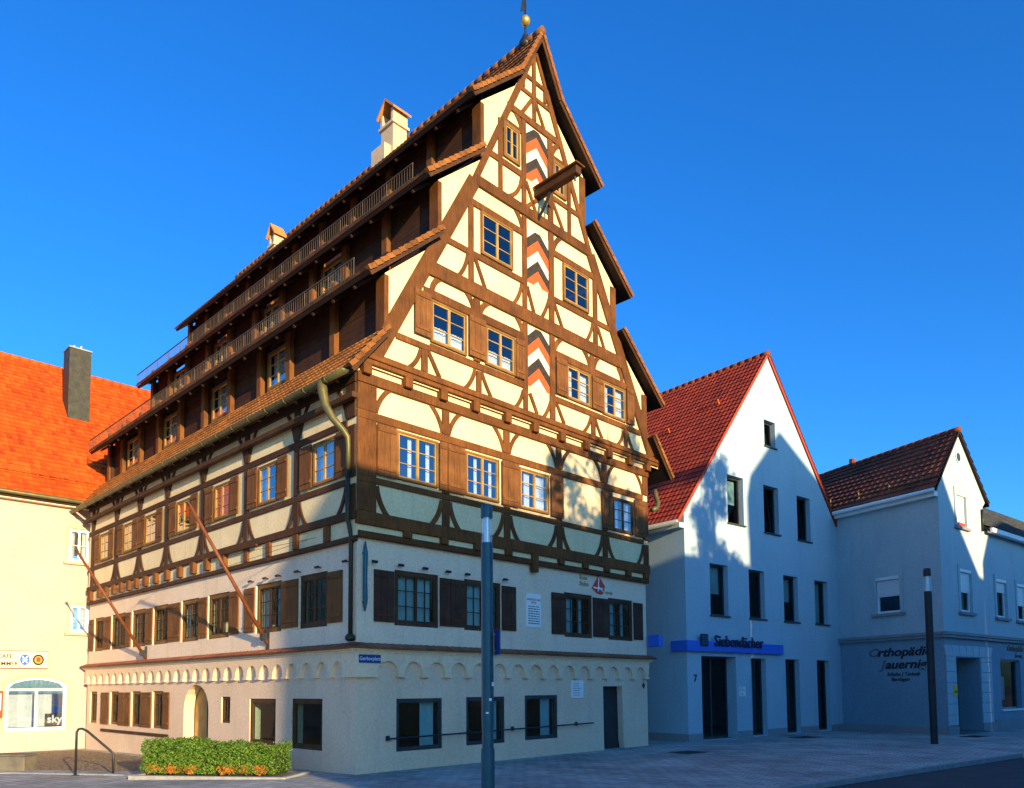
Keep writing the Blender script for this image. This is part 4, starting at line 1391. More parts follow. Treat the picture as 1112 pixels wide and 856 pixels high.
# rusticated blocks round the door
mb = MB()
z = .36
while z < 3.1:
    h = .44
    mb.box(FO, .03, .97, .001, .045, z + .012, min(z + h, 3.2))
    mb.box(FO, 3.55, 4.75, .001, .045, z + .012, min(z + h, 3.2))
    z += h
for k in range(7):
    a = .03 + k * (4.72 / 7)
    sk = (k - 3) * .06
    mb.prism(FO, [(a + .012, 3.215), (a + 4.72 / 7 - .012, 3.215), (a + 4.72 / 7 - .012 + sk, 3.68), (a + .012 + sk, 3.68)], .001, .05)
mb.build('door_surround', MT['white2'], oc, bevel=.012)
mb = MB(); mb.box(FO, 1.0, 3.5, -1.0, -.9, 0, 3.2)
dr = mb.build('door', MT['anthracite'], oc)
MB().box(FO, 1.9, 2.9, -.895, -.87, .4, 2.8).build('door_glass', MT['metal_dark'], dr)
MB().box(FO, .97, 3.53, -.9, .25, -.02, .05).build('door_step', MT['stone'], oc)
mb = MB(); mb.box(FO, 3.501, 3.53, -.9, -.301, 0, 3.18).box(FO, .97, .999, -.9, -.301, 0, 3.18).box(FO, .97, 3.53, -.9, -.301, 3.181, 3.2)
mb.build('porch_reveal', MT['grey_low'], oc)
for g in (OSHOP, (11.5, 14.0, .92, 3.18)):
    o = tilt_window(FO, oc, g, rec=.16, name='shop_window', dark='zinc')
    MB().box(FO, g[0] - .1, g[1] + .1, -.16, .08, g[2] - .09, g[2] - .003).build('sill', MT['paint_white'], o)
    mb = MB(); mb.box(FO, g[0] + 1.5, g[0] + 2.0, -.6, -.55, g[2] + .4, g[2] + 1.5)
    mb.build('poster', MT['blind'], o)
def framed_window(F, root, g, w=0, shut=.5, closed=False):
    u0, u1, z0, z1 = g
    mb = MB()
    a, b = w - .16, w - .08
    fw = .09
    mb.box(F, u0, u0 + fw, a, b, z0, z1).box(F, u1 - fw, u1, a, b, z0, z1).box(F, u0 + fw, u1 - fw, a, b, z0, z0 + fw).box(F, u0 + fw, u1 - fw, a, b, z1 - fw, z1)
    o = mb.build('window', MT['pvc'], root)
    MB().quad(F, (u0 + fw, a + .03, z0 + fw), (u1 - fw, a + .03, z0 + fw), (u1 - fw, a + .03, z1 - fw), (u0 + fw, a + .03, z1 - fw)).build('pane', MT['glass_low'], o)
    mb = MB()
    zz = z1
    zend = z0 + (z1 - z0) * (1 - shut)
    while zz > zend + .01:
        mb.box(F, u0 + .03, u1 - .03, w - .075, w - .05 + .006, max(zz - .055, zend), zz - .006)
        zz -= .06
    if mb.v: mb.build('roller_shutter', MT['pvc'], o)
    MB().box(F, u0 + .01, u1 - .01, w - .09, w + .05, z1 - .16, z1 - .002).build('shutter_box', MT['pvc'], o, bevel=.02)
    mb = MB()
    s = .16
    mb.box(F, u0 - s, u0 - .002, w + .001, w + .05, z0 - .02, z1 + s).box(F, u1 + .002, u1 + s, w + .001, w + .05, z0 - .02, z1 + s).box(F, u0 - .002, u1 + .002, w + .001, w + .05, z1 + .002, z1 + s)
    mb.build('surround', MT['white2'], o)
    MB().box(F, u0 - s - .06, u1 + s + .06, w - .07, w + .13, z0 - .14, z0 - .021).build('sill', MT['plinth'], o)
    return o
w_ = framed_window(FO, oc, OWN[0], shut=1.0)
MB().box(FO, 1.85, 2.5, -.03, .05, 8.85, 8.98).build('flower_box', MT['red'], w_)
framed_window(FO, oc, OWN[1], shut=.55)
framed_window(FO, oc, OWN[2], shut=.35)
framed_window(FO, oc, OWN[3], shut=.6)
framed_window(FO, oc, (11.3, 12.5, 5.1, 6.88), shut=.4)
framed_window(FO, oc, (14.3, 15.5, 5.1, 6.88), shut=.4)
framed_window(FOL, oc, (1.85, 3.0, 5.2, 6.8), shut=.55)
mb = MB(); mb.prism(FO, ocu, .001, .03)
o = mb.build('oculus', MT['white2'], oc)
MB().prism(FO, [(2.2 + .19 * math.cos(2 * math.pi * k / 14), 11.88 + .19 * math.sin(2 * math.pi * k / 14)) for k in range(14)], .0305, .034).build('oculus_shade', MT['anthracite'], o)  # dark disc paints in the shading of the round recess
# gable roof: eave on the left wall, ridge behind the apex
A0, A1 = FOL(-.12, .28, 10.12), FOL(13.5, .28, 10.12)
R0, R1 = (2.2, -.12, 13.06), (2.2 + LO.x * 12.2 + 1.4, LO.y * 12.2, 13.06)
E0, E1 = (5.15, -.12, 10.22), (6.3, 11.5, 10.22)
for nm, q in (('l', (A0, A1, R1, R0)), ('r', (E0, E1, R1, R0))):
    mb = MB()
    dn = Vector((0, 0, -.12))
    mb._add([tuple(Vector(p)) for p in q] + [tuple(Vector(p) + dn) for p in q], [(0, 1, 2, 3), (4, 5, 6, 7), (0, 1, 5, 4), (1, 2, 6, 5), (2, 3, 7, 6), (3, 0, 4, 7)], ident)
    rf = mb.build('roof', MT['soffit'], oc)
    mb = MB(); up_ = Vector((0, 0, .01))
    tile_patch(mb, *[tuple(Vector(p) + up_) for p in q], tw=.30, th=.38, lift=.055, amp=.045)
    mb.build('tile_cover', MT['tile_brown'], rf, recalc=False)
    if nm == 'l':
        mb = MB(); ridge_tiles(mb, (R0[0], R0[1], R0[2] + .03), (R1[0], R1[1], R1[2] + .03), .13, .42)
        mb.build('ridge_tiles', MT['tile_brown'], rf, smooth=True)
        mb = MB(); s = .72
        p = Vector(R0) + (Vector(R1) - Vector(R0)) * .46
        mb.tube([tuple(p + Vector((0, 0, .1))), tuple(p + Vector((0, 0, .34)))], .16, 10)
        mb.build('roof_vent', MT['tile_brown'], rf)
        mb = MB()
        pa, pb = Vector(A0), Vector(A1)
        sl_ = (Vector(R0) - pa) * .12
        for k in range(9):
            p = pa + (pb - pa) * (k + .5) / 9 + sl_
            mb.tube([tuple(p + Vector((0, 0, .06))), tuple(p + Vector((0, 0, .36)))], .025, 6)
        mb.tube([tuple(pa + sl_ + Vector((0, 0, .22))), tuple(pb + sl_ + Vector((0, 0, .22)))], .02, 6)
        mb.build('snow_guard', MT['copper'], rf)
mb = MB(); mb.box(FOL, -.0, 14, .0, .24, 9.82, 10.04)
mb.build('eave_box', MT['pvc'], oc)
mb = MB(); mb.tube([FOL(-.05, .34, 10.05), FOL(13.5, .34, 10.05)], .09, 10)
mb.build('gutter', MT['pvc'], oc, smooth=True)
mb = MB(); mb.tube([(4.45, -.05, 9.9), (4.45, -.05, 8.9)], .05, 8)
mb.build('downpipe', MT['metal_dark'], oc, smooth=True)
# side wing roof
q = ((4.7, -.25, 9.02), (WING + .2, -.25, 9.02), (WING + .2, 4.5, 12.7), (4.7, 4.5, 12.7))
mb = MB()
mb._add([p for p in q] + [(a, b, c - .14) for a, b, c in q], [(0, 1, 2, 3), (4, 5, 6, 7), (0, 1, 5, 4), (1, 2, 6, 5), (2, 3, 7, 6), (3, 0, 4, 7)], ident)
qb = ((4.7, 9.2, 9.02), (WING + .2, 9.2, 9.02), (WING + .2, 4.5, 12.7), (4.7, 4.5, 12.7))
mb._add([p for p in qb] + [(a, b, c - .14) for a, b, c in qb], [(0, 1, 2, 3), (4, 5, 6, 7), (0, 1, 5, 4), (1, 2, 6, 5), (2, 3, 7, 6), (3, 0, 4, 7)], ident)
rf = mb.build('roof', MT['soffit'], oc)
mb = MB(); tile_patch(mb, *[(a, b, c + .01) for a, b, c in q], tw=.3, th=.36, lift=.05, amp=.04)
mb.build('tile_cover', MT['tile_dark'], rf, recalc=False)
mb = MB(); mb.box(FO, 4.72, WING, .14, .36, 8.86, 9.06)
mb.build('gutter', MT['pvc'], oc)
# shop lettering
def lettering(name, s, u, z, size, F, flip, label, **k):
    mw = oc.matrix_basis
    o = text_obj(name, s, MT['ink'], None, lambda a, b, c: tuple(mw @ Vector(F(a, b, c))), u, .004, z, size, .03, flip=flip, **k)
    return tagp(o, label, 'lettering')
e = empty('shop_lettering', oc.matrix_basis @ Vector(FOL(2.2, 0, 2.2)), WA, 'black slanted Orthopädie Jauernig lettering on the long blank side wall', 'lettering')
f_ = rel(FOL, 2.2, 0, 2.2)
for s_, s2, u, z, k_ in (('O', 'rthopädie', 3.52, 3.30, .47), ('J', 'auernig', 2.90, 2.76, .20)):
    text_obj('initial_letter', s_, MT['grey_letter'], e, f_, u - 2.2, .004, z - 2.2, .52, .02, flip=-1, shear=.28, bold=.006, sx=1.28)
    text_obj('lettering', s2, MT['ink'], e, f_, u - 2.2 - k_, .004, z - 2.2, .52, .02, flip=-1, shear=.28, bold=.012, sx=1.22)
for s_, u, z, sz, bd in ( ('Schuhe | Technik', 2.62, 2.44, .22, .0), ('Bandagen', 2.42, 2.22, .22, .0)):
    text_obj('lettering', s_, MT['ink'], e, f_, u - 2.2, .004, z - 2.2, sz, .02, flip=-1, shear=.28, bold=bd, sx=1.28 if sz > .3 else 1.0)
e = empty('shop_lettering', oc.matrix_basis @ Vector(FO(8.2, 0, 3.3)), WA, 'black slanted Orthopädie lettering above the shop window', 'lettering')
f_ = rel(FO, 8.2, 0, 3.3)
text_obj('lettering', 'Orthopädie', MT['ink'], e, f_, 6.72 - 8.2, .004, .30, .36, .02, shear=.28, bold=.01, sx=1.2)
text_obj('lettering', 'Jauernig', MT['ink'], e, f_, 7.7 - 8.2, .004, .02, .22, .02, shear=.28, bold=.004, sx=1.2)
o = MB().box(lambda a, b, c: (a, -b, c), 0, .34, 0, .03, 0, .42).build('notice', MT['yellow'])
o.location = oc.matrix_basis @ Vector((.56, -.046, 1.60)); o.rotation_euler = (0, 0, WA)
tagp(o, 'small yellow sign left of the rusticated shop door', 'sign')
MB().box(lambda a, b, c: (a, -b, c), .07, .27, .0305, .034, .1, .2).build('pictogram', MT['ink'], o)

# ================================================================== CAFE HOUSE (left)
ca = empty('cafe_house', tuple(Vector((CX, CY, 0)) + LD * 19.75), math.atan2(GD.y, GD.x), 'apricot cafe house with huge bright orange tiled roof', 'house')
FC = lambda u, w, z: (u, -w, z)
CWN = [(-.74, .10, 7.40, 8.80), (-.63, .12, 4.45, 5.62)]
CSH = [(-2.78, .45)]
big = [(-2.80, .46), (-.62, .46), (-.62, 2.28), (-.9, 2.46), (-1.3, 2.58), (-1.7, 2.62), (-2.1, 2.58), (-2.5, 2.46), (-2.80, 2.28)]
mb = MB()
mb.wall(FC, rect(-8.5, 7, -1, 9.98), [rect(*g) for g in CWN] + [big, rect(-6.5, -4.4, .2, 2.5), rect(-4.6, -3.6, 4.45, 5.62), rect(-4.6, -3.6, 7.4, 8.8)], 0, .16)
mb.wall(lambda l, w, z: (7 + w, l, z), rect(0, 16, -1, 10), [], 0, .1)
mb.wall(lambda l, w, z: (-8.5 - w, l, z), [(0, -1), (12.2, -1), (12.2, 9.98), (6.1, 17.3), (0, 9.98)], [], 0, .1)
mb.build('wall', MT['apricot'], ca, recalc=False)
def cafe_window(g, name='window'):
    u0, u1, z0, z1 = g
    o = window(FC, ca, u0, u1, z0, z1, 0, rec=.07, fw=.09, rows=2, cols=1, mf='pvc', ms='pvc', leaves=2, name=name, curtain=CUR)
    mb = MB()
    s = .10
    mb.box(FC, u0 - s, u0 - .002, .001, .03, z0, z1 + s).box(FC, u1 + .002, u1 + s, .001, .03, z0, z1 + s).box(FC, u0 - .002, u1 + .002, .001, .03, z1 + .002, z1 + s)
    mb.build('surround', MT['chimney'], o)
    MB().box(FC, u0 - .18, u1 + .18, .001, .12, z0 - .12, z0 - .003).build('sill', MT['chimney'], o)
for g in CWN + [(-4.6, -3.6, 4.45, 5.62), (-4.6, -3.6, 7.4, 8.8)]: cafe_window(g)
# shop window with arched head
mb = MB()
inner = [(a + (.12 if a < -1.7 else -.12) * (abs(a + 1.71) > .9), b + (.12 if b < 1 else -.12)) for a, b in big]
mb.wall(FC, big, [inner], -.06, .08)
mb.box(FC, -1.75, -1.66, -.14, -.055, .58, 2.1).box(FC, -2.68, -.74, -.14, -.056, 2.05, 2.13)
sw = mb.build('shop_window', MT['pvc'], ca)
mb = MB(); mb.poly(FC, [(a, -.12, b) for a, b in inner]); mb.build('pane', MT['glass'], sw)
mb = MB(); mb.box(FC, -2.65, -1.8, -.3, -.28, .6, 1.9).box(FC, -1.6, -1.1, -.3, -.28, .6, 1.9)
mb.build('curtain', MT['curtain'], sw)
mb = MB(); mb.box(FC, -1.35, -.76, -.22, -.20, .60, 1.12)
dp = mb.build('display_card', MT['ink'], sw)
outer = [(a + (-.13 if a < -1.7 else .13) * (abs(a + 1.71) > .9), b + (-.0 if b < 1 else .13)) for a, b in big]
mb = MB()
for i in range(1, len(big) - 0):
    j = (i + 1) % len(big)
    if i == 0 or j == 0: pass
    p, q, r_, s_ = big[i], big[j], outer[j], outer[i]
    mb.prism(FC, [p, q, r_, s_], .002, .025)
mb.build('surround', MT['chimney'], ca)
text_obj('lettering', 'sky', MT['paint_white'], dp, FC, -1.27, -.199, .76, .42, .01, bold=.012)
o = tilt_window(FC, ca, (-6.5, -4.4, .2, 2.5), rec=.08, name='shop_window', dark='pvc')
# roof
CE, CR, CDEP = 9.85, 17.66, 6.1
q = ((-8.7, -.35, CE), (7.2, -.35, CE), (7.2, CDEP, CR), (-8.7, CDEP, CR))
mb = MB()
mb._add([p for p in q] + [(a, b, c - .18) for a, b, c in q], [(0, 1, 2, 3), (4, 5, 6, 7), (0, 1, 5, 4), (1, 2, 6, 5), (2, 3, 7, 6), (3, 0, 4, 7)], ident)
q2 = ((-8.7, 2 * CDEP + .35, CE), (7.2, 2 * CDEP + .35, CE), (7.2, CDEP, CR), (-8.7, CDEP, CR))
mb._add([p for p in q2] + [(a, b, c - .18) for a, b, c in q2], [(0, 1, 2, 3), (4, 5, 6, 7), (0, 1, 5, 4), (1, 2, 6, 5), (2, 3, 7, 6), (3, 0, 4, 7)], ident)
crf = mb.build('roof', MT['soffit'], ca)
mb = MB(); tile_patch(mb, *[(a, b, c + .012) for a, b, c in q], tw=.2, th=.30, lift=.055, amp=.02, sub=3)
tile_patch(mb, *[(a, b, c + .012) for a, b, c in q2], tw=.4, th=.60, lift=.03, amp=0, sub=1)
mb.build('tile_cover', MT['tile_orange'], crf, recalc=False)
mb = MB(); ridge_tiles(mb, (-8.7, CDEP, CR + .05), (7.2, CDEP, CR + .05), .13, .4)
mb.build('ridge_tiles', MT['tile_orange'], crf, smooth=True)
mb = MB(); mb.tube([(-8.7, -.45, CE), (7.2, -.45, CE)], .09, 10)
mb.build('gutter', MT['copper'], ca, smooth=True)
MB().box(FC, -8.5, 7, .001, .3, 9.62, 9.80).build('eave_box', MT['trim'], ca)
sl3 = (CR - CE) / (CDEP + .35)
def onroof(u, d): return (u, -.35 + d, CE + d * sl3)
mb = MB()
for d in (.75,):
    for k in range(40):
        u = -8.5 + k * .39
        p = Vector(onroof(u, d))
        mb.tube([tuple(p), tuple(p + Vector((0, -.12, .22)))], .02, 4)
    for h in (.08, .2):
        p = Vector(onroof(-8.5, d)) + Vector((0, -.12 * h / .22, h))
        mb.tube([tuple(p), (7.2, p.y, p.z)], .02, 5)
mb.build('snow_guard', MT['tile_orange'], crf)
# slate clad chimney on the orange roof
cx_, cd_ = .48, 4.25
cz = CE + cd_ * sl3
mb = MB(); mb.box(ident, cx_ - .46, cx_ + .46, cd_ - .75, cd_ + .15, cz - 1.3, cz + 2.93)
ch = mb.build('chimney', MT['slate'], ca)
MB().box(ident, cx_ - .52, cx_ + .52, cd_ - .81, cd_ + .2, cz - 1.25, cz - .98).build('flashing', MT['zinc'], ch)
mb = MB(); mb.box(ident, cx_ - .49, cx_ + .49, cd_ - .78, cd_ + .18, cz + 2.931, cz + 2.99)
mb.build('chimney_cap', MT['zinc'], ch)
mb = MB(); mb.tube([(cx_ - .15, cd_ - .3, cz + 2.98), (cx_ - .15, cd_ - .3, cz + 3.2)], .10, 8).tube([(cx_ + .15, cd_ - .3, cz + 2.98), (cx_ + .15, cd_ - .3, cz + 3.26)], .08, 8)
mb.build('flue', MT['zinc'], ch)
# cafe sign
sg = empty('cafe_sign', ca.matrix_basis @ Vector((-3.2, 0, 2.95)), ca.rotation_euler.z, 'cream cafe sign board with blue letters and round badges', 'sign')
f_ = lambda u, w, z: (u, -w, z)
MB().box(f_, -2.3, 1.80, .06, .12, 0, .66).build('board', MT['paint_cream'], sg, bevel=.01)
MB().box(f_, -2.32, 1.82, .02, .06, -.02, .68).build('backing', MT['timber_dark'], sg)
text_obj('lettering', 'CAFE', MT['ink_blue'], sg, f_, .58, .121, .38, .22, .008, align='RIGHT', bold=.004)
text_obj('lettering', 'ZIMMER', MT['ink_blue'], sg, f_, .78, .121, .09, .22, .008, align='RIGHT', bold=.004)
mb = MB(); mb.prism(f_, [(1.0 + .17 * math.cos(k * math.pi / 8), .33 + .22 * math.sin(k * math.pi / 8)) for k in range(16)], .1205, .13)
bd = mb.build('badge', MT['sign_blue'], sg)
mb = MB(); mb.beam(f_, (.92, .2), (1.08, .46), .04, .1305, .135).beam(f_, (1.08, .2), (.92, .46), .04, .1305, .1345).beam(f_, (.9, .33), (1.1, .33), .035, .1305, .134)
mb.build('badge_mark', MT['paint_white'], bd)
mb = MB(); mb.prism(f_, [(1.47 + .2 * math.cos(k * math.pi / 10), .33 + .22 * math.sin(k * math.pi / 10)) for k in range(20)], .1205, .13)
bd = mb.build('badge', MT['ink'], sg)
MB().prism(f_, [(1.47 + .14 * math.cos(k * math.pi / 10), .33 + .15 * math.sin(k * math.pi / 10)) for k in range(20)], .1305, .135).build('badge_centre', MT['gold'], bd)
MB().prism(f_, [(1.47 - .06, .25), (1.53, .25), (1.55, .4), (1.47, .45), (1.39, .4)], .1355, .139).build('badge_mark', MT['red'], bd)
# red poster case
o = MB().box(lambda a, b, c: (a, -b, c), 0, .7, 0, .06, 0, 1.05).build('poster_case', MT['red'])
o.location = ca.matrix_basis @ Vector((-3.58, -.03, 1.0)); o.rotation_euler = (0, 0, ca.rotation_euler.z)
tagp(o, 'red poster case at the left edge of the cafe wall', 'poster case')
MB().box(lambda a, b, c: (a, -b, c), .06, .64, .0605, .065, .3, .95).build('poster', MT['paint_white'], o)

# ================================================================== STREET FURNITURE
# column lamp with a glass light section
def column_lamp(x, y, h, r, label, blue):
    e = empty('street_lamp', (x, y, gz(x, y)), .3, label, 'street lamp')
    m = MT['lamp_blue'] if blue else MT['post_dark']
    mb = MB(); mb.lathe((0, 0, 0), [(r * .95, 0), (r * .95, h * .23), (r * .98, h * .24), (r * 1.0, h * .24 + .01), (r, h * .863), (r * .97, h * .868)], 18)
    p = mb.build('pole', m, e, smooth=False)
    mb = MB(); mb.lathe((0, 0, 0), [(r * 1.02, h * .852), (r * 1.02, h * .86), (r * 1.01, h * .868)], 18)
    mb = MB(); mb.tube([(0, 0, h * .868), (0, 0, h * .957)], r * .9, 16, cap=False)
    mb.build('glass_cylinder', MT['glass_clear'], e, smooth=True)
    mb = MB()
    for k in range(4):
        a = k * math.pi / 2 + .4
        mb.tube([(r * .45 * math.cos(a), r * .45 * math.sin(a), h * .868), (r * .45 * math.cos(a), r * .45 * math.sin(a), h * .957)], .022, 6)
    mb.tube([(0, 0, h * .868), (0, 0, h * .957)], .045, 10)
    mb.build('light_tube', MT['paint_white'], e)
    mb = MB(); mb.lathe((0, 0, 0), [(r, h * .955), (r, h * .99), (r * .85, h)], 18)
    mb.build('cap', m, e)
    return e
lamp = column_lamp(-.455, 14.1, 5.42, .112, 'blue grey column street lamp in front of the timbered house', True)
mb = MB(); mb.lathe((0, 0, 0), [(.125, 0), (.125, .9), (.118, .92)], 18); mb.build('base_sleeve', MT['lamp_blue'], lamp)
fl2 = empty('pole_sign', (-.455 + .11, 14.1, 2.62), R(25), 'small blue sign plate clamped to the street lamp in front', 'sign')
MB().box(ident, .03, .055, -.20, .20, 0, .46).build('plate', MT['enamel_blue'], fl2)
MB().box(ident, .056, .059, -.10, .10, .12, .34).build('pictogram', MT['paint_white'], fl2)
mb = MB(); mb.tube([(.03, 0, .08), (-.02, 0, .08)], .02, 6).tube([(.03, 0, .38), (-.02, 0, .38)], .02, 6); mb.build('clamp', MT['zinc'], fl2)
for k, z in enumerate((1.55, 1.78, 2.05)):
    o = MB().box(ident, -.025, .025, -.004, .004, 0, .03 + .02 * k).build('sticker', MT['paint_white'], lamp)
    a = -1.9 + k * .5
    o.location = (.118 * math.cos(a), .118 * math.sin(a), z); o.rotation_euler = (0, 0, a + math.pi / 2)
lamp2 = column_lamp(14.544, 26.6346, 6.1, .125, 'dark column street lamp in front of the corner shop', False)

# pavement gratings
for k, (x, y, lx, ly, lab) in enumerate(((5.45, 23.9, .55, .40, 'dark square pavement grating in front of the gable door'), (11.6, 30.6, .62, .40, 'dark square pavement grating in front of the bank windows'), (18.2, 30.4, .7, .35, 'dark door grating in front of the corner shop'))):
    e = empty('pavement_grating', (x, y, gz(x, y)), WA, lab, 'grating', 'dark gratings in the pavement')
    MB().box(ident, -lx, lx, -ly, ly, -.02, .006).build('frame', MT['post_dark'], e)
    mb = MB()
    n = 9
    for i in range(n): mb.box(ident, -lx + .05 + i * (2 * lx - .1) / n, -lx + .05 + (i + .55) * (2 * lx - .1) / n, -ly + .05, ly - .05, .0065, .012)
    mb.build('grate_bars', MT['metal_dark'], e)

# stair rail at the court
e = empty('hand_rail', (-10.6, 19.6, gz(-10.6, 19.6)), 0, 'dark tubular hand rail by the cobbled court', 'railing')
g0 = gz(-10.6, 19.6)
mb = MB()
mb.tube([(-.44, -.07, -.1), (-.44, -.07, 1.08), (-.40, -.06, 1.16), (-.32, -.05, 1.17), (-.2, -.03, 1.11), (.36, .06, .60), (.43, .07, .52), (.44, .07, -.1)], .03, 10)
mb.build('rail_tube', MT['metal_dark'], e, smooth=True)
mb = MB()
for x, y in ((-.44, -.07), (.44, .07)): mb.lathe((x, y, -.02), [(.07, 0), (.07, .03), (.035, .04)], 12)
mb.build('foot_plate', MT['metal_dark'], e)
# stone block
e = MB().box(ident, -2.2, 0, -.3, .25, -.3, .40).build('stone_bench', MT['stone'], bevel=.03)
e.location = (-13.42, 21.55, gz(-13.42, 21.55)); e.rotation_euler = (0, 0, R(-3))
tagp(e, 'low grey stone block at the left edge of the court', 'stone bench')
MB().box(ident, -2.22, .02, -.32, .27, .401, .45).build('top_slab', MT['stone'], e, bevel=.02)
# pale kerb between court and pavement
mb = MB()
pts = [Vector((-16.5, 20.9, 0)), Vector((-13.2, 20.6, 0)), Vector((-9.6, 19.3, 0)), Vector((-8.7, 18.5, 0))]
for a, b in zip(pts[:-1], pts[1:]):
    d = (b - a).normalized(); nn = Vector((-d.y, d.x, 0))
    k = 0.
    while k < (b - a).length - .1:
        F = lambda u, w, z: tuple(a + d * u + nn * w + Vector((0, 0, gz(*(a + d * u).xy) + z)))
        mb.box(F, k + .005, min(k + .8, (b - a).length) - .005, -.12, .12, -.3, .03)
        k += .8
mb.build('kerb_row', MT['kerb'], bevel=.015, kind='structure')

# ------------------------------------------------------------------ hedge in its planter
hx = Vector((-8.85, 18.42, 0)); hy = Vector((-5.55, 17.88, 0))
hd = (hy - hx); hl = hd.length; hang = math.atan2(hd.y, hd.x)
hed = empty('hedge', (hx.x, hx.y, gz(hx.x, hx.y)), hang, 'clipped green box hedge with orange leaves at its foot in a stone kerb', 'hedge')
rnd = random.Random(11)
def leaf_cards(mb, n, sampler, size):
    pts, f = [], []
    for _ in range(n):
        p, nrm = sampler()
        d = (nrm + Vector((rnd.gauss(0, .6), rnd.gauss(0, .6), rnd.gauss(0, .6)))).normalized()
        a = d.orthogonal().normalized()
        a.rotate(Matrix.Rotation(rnd.uniform(0, 6.28), 3, d))
        b = d.cross(a)
        s = size * rnd.uniform(.6, 1.3)
        k = len(pts)
        pts += [tuple(p - a * s * .9), tuple(p + b * s * .42 + d * s * .1), tuple(p + a * s * .9), tuple(p - b * s * .42 + d * s * .1)]
        f.append((k, k + 1, k + 2, k + 3))
    mb._add(pts, f, ident)
def bulge(x):
    return .045 * math.sin(x * 5.1) + .03 * math.sin(x * 11.3 + 1) + .02 * math.sin(x * 23)
HD = 1.0
def top_h(x): return (.92 - .20 * (x / hl)) + bulge(x + 3)
def hs_():
    r = rnd.random()
    x = rnd.uniform(0, hl)
    t = top_h(x)
    depth = abs(rnd.gauss(0, .07))
    if r < .45:   # front
        z = rnd.uniform(.14, t)
        ro = .10 * max(0, (z - (t - .2)) / .2) ** 2
        return Vector((x, -.04 + depth + bulge(x + z * 3) + ro, z)), Vector((0, -1, .35))
    if r < .8:
        y = rnd.uniform(0, HD)
        return Vector((x, y, t - depth + .02 * math.sin(y * 17 + x * 9))), Vector((0, -.2, 1))
    if r < .9:
        y, z = rnd.uniform(0, HD), rnd.uniform(.14, t)
        return Vector(((0 - .02 + depth) if rnd.random() < .5 else hl + .02 - depth, y, z)), Vector((1 if x > hl / 2 else -1, 0, .2))
    return Vector((x, HD + .03 - depth, rnd.uniform(.14, t))), Vector((0, 1, .2))
mb = MB(); leaf_cards(mb, 15000, hs_, .036)
mb.build('foliage', MT['leaf'], hed, recalc=False)
mb = MB()
for i in range(14):     # twiggy dark core
    a, b = i * hl / 14, (i + 1) * hl / 14
    mb.box(ident, a + .06 * (i == 0), b - .06 * (i == 13), .12, HD - .1, .08, top_h((a + b) / 2) - .12)
mb.build('inner_twigs', MT['hedge_core'] if 'hedge_core' in MT else MT.setdefault('hedge_core', M('twigs', (.03, .035, .015), (.02, .025, .01), 9, .95)), hed)
patch = [(.30, .2), (.85, .16), (1.30, .24), (2.25, .2), (2.75, .22), (3.05, .16)]
def os_():
    c, wd = rnd.choice(patch)
    x = min(max(rnd.gauss(c, wd * .55), .02), hl - .02)
    return Vector((x, -.08 + abs(rnd.gauss(0, .03)) + bulge(x), rnd.uniform(.12, .26) + abs(rnd.gauss(0, .05)))), Vector((0, -1, .4))
mb = MB(); leaf_cards(mb, 800, os_, .042)
mb.build('orange_leaves', MT['leaf_orange'], hed, recalc=False)
mb = MB()
mb.box(ident, -.12, hl + .45, -.32, -.16, -.3, .10).box(ident, -.12, .0, -.16, HD + .1, -.3, .099).box(ident, hl + .3, hl + .45, -.16, HD + .1, -.3, .099)
mb.build('planter_kerb', MT['kerb'], hed, bevel=.015)
mb = MB(); mb.box(ident, .0, hl + .3, -.16, HD + .1, -.3, .06); mb.build('planter_soil', MT['earth'], hed)

# ================================================================== ACROSS THE STREET (behind the camera): casts the evening shadows
SE = Vector((.8452, .5345, 0)); ST = Vector((-.5345, .8452, 0))
DB = -16.0
TT = math.tan(R(SUN_EL))
RISE = -DB * TT
def SP(s, d, z): return SE * s + ST * (DB - d) + Vector((0, 0, z))
def far_house(name, s0, s1, prof, depth, label, mat='far_wall'):
    """house whose front stands on the far pavement; prof = eave/ridge outline"""
    base = SP((s0 + s1) / 2, 0, 0)
    e = empty(name, base, math.atan2(SE.y, SE.x), label, 'house', 'houses across the street')
    sm = (s0 + s1) / 2
    f = lambda u, w, z: (u - sm, w, z)          # w>0 towards the square
    mb = MB(); mb.prism(f, [(s0, -.2), (s1, -.2)] + prof[::-1], -depth, 0)
    mb.build('wall', MT[mat], e)
    mb = MB()
    for a, b in zip(prof[:-1], prof[1:]):
        mb.beam(f, (a[0], a[1] + .0), (b[0], b[1] + .0), .12, -depth - .1, .12)
    mb.build('roof', MT['tile_brown'], e)
    zt = min(p[1] for p in prof)
    z = 1.0
    while z < zt - 1.5:
        s = s0 + .9
        while s < s1 - 1.5:
            o = MB().box(f, s, s + 1.0, .001, .05, z, z + 1.4).build('window', MT['pvc'], e)
            MB().box(f, s + .08, s + .92, .0505, .056, z + .08, z + 1.32).build('pane', MT['anthracite'], o)
            s += 2.3
        z += 3.0
    return e
def hz(h): return h + RISE
TR = 6 * TT
far_house('town_house', 5.75, 24.9, [(5.75, hz(8.6)), (6.35, hz(10.15)), (24.9, hz(10.35))], 9, 'long flat roofed town house across the street')
far_house('town_house', 24.92, 36.0, [(24.92, hz(13.2)), (25.2, hz(14.2)), (27.4, hz(16.5)), (30.4, hz(14.9)), (32.0, hz(13.6)), (33.6, hz(11.5)), (35.5, hz(9.6)), (36.0, hz(9.5))], 10, 'gabled town house across the street')
far_house('town_house', 36.02, 52.0, [(36.02, hz(10.3)), (37.0, hz(12.0)), (44, hz(14.0)), (52, hz(12.0))], 10, 'broad gabled town house across the street')
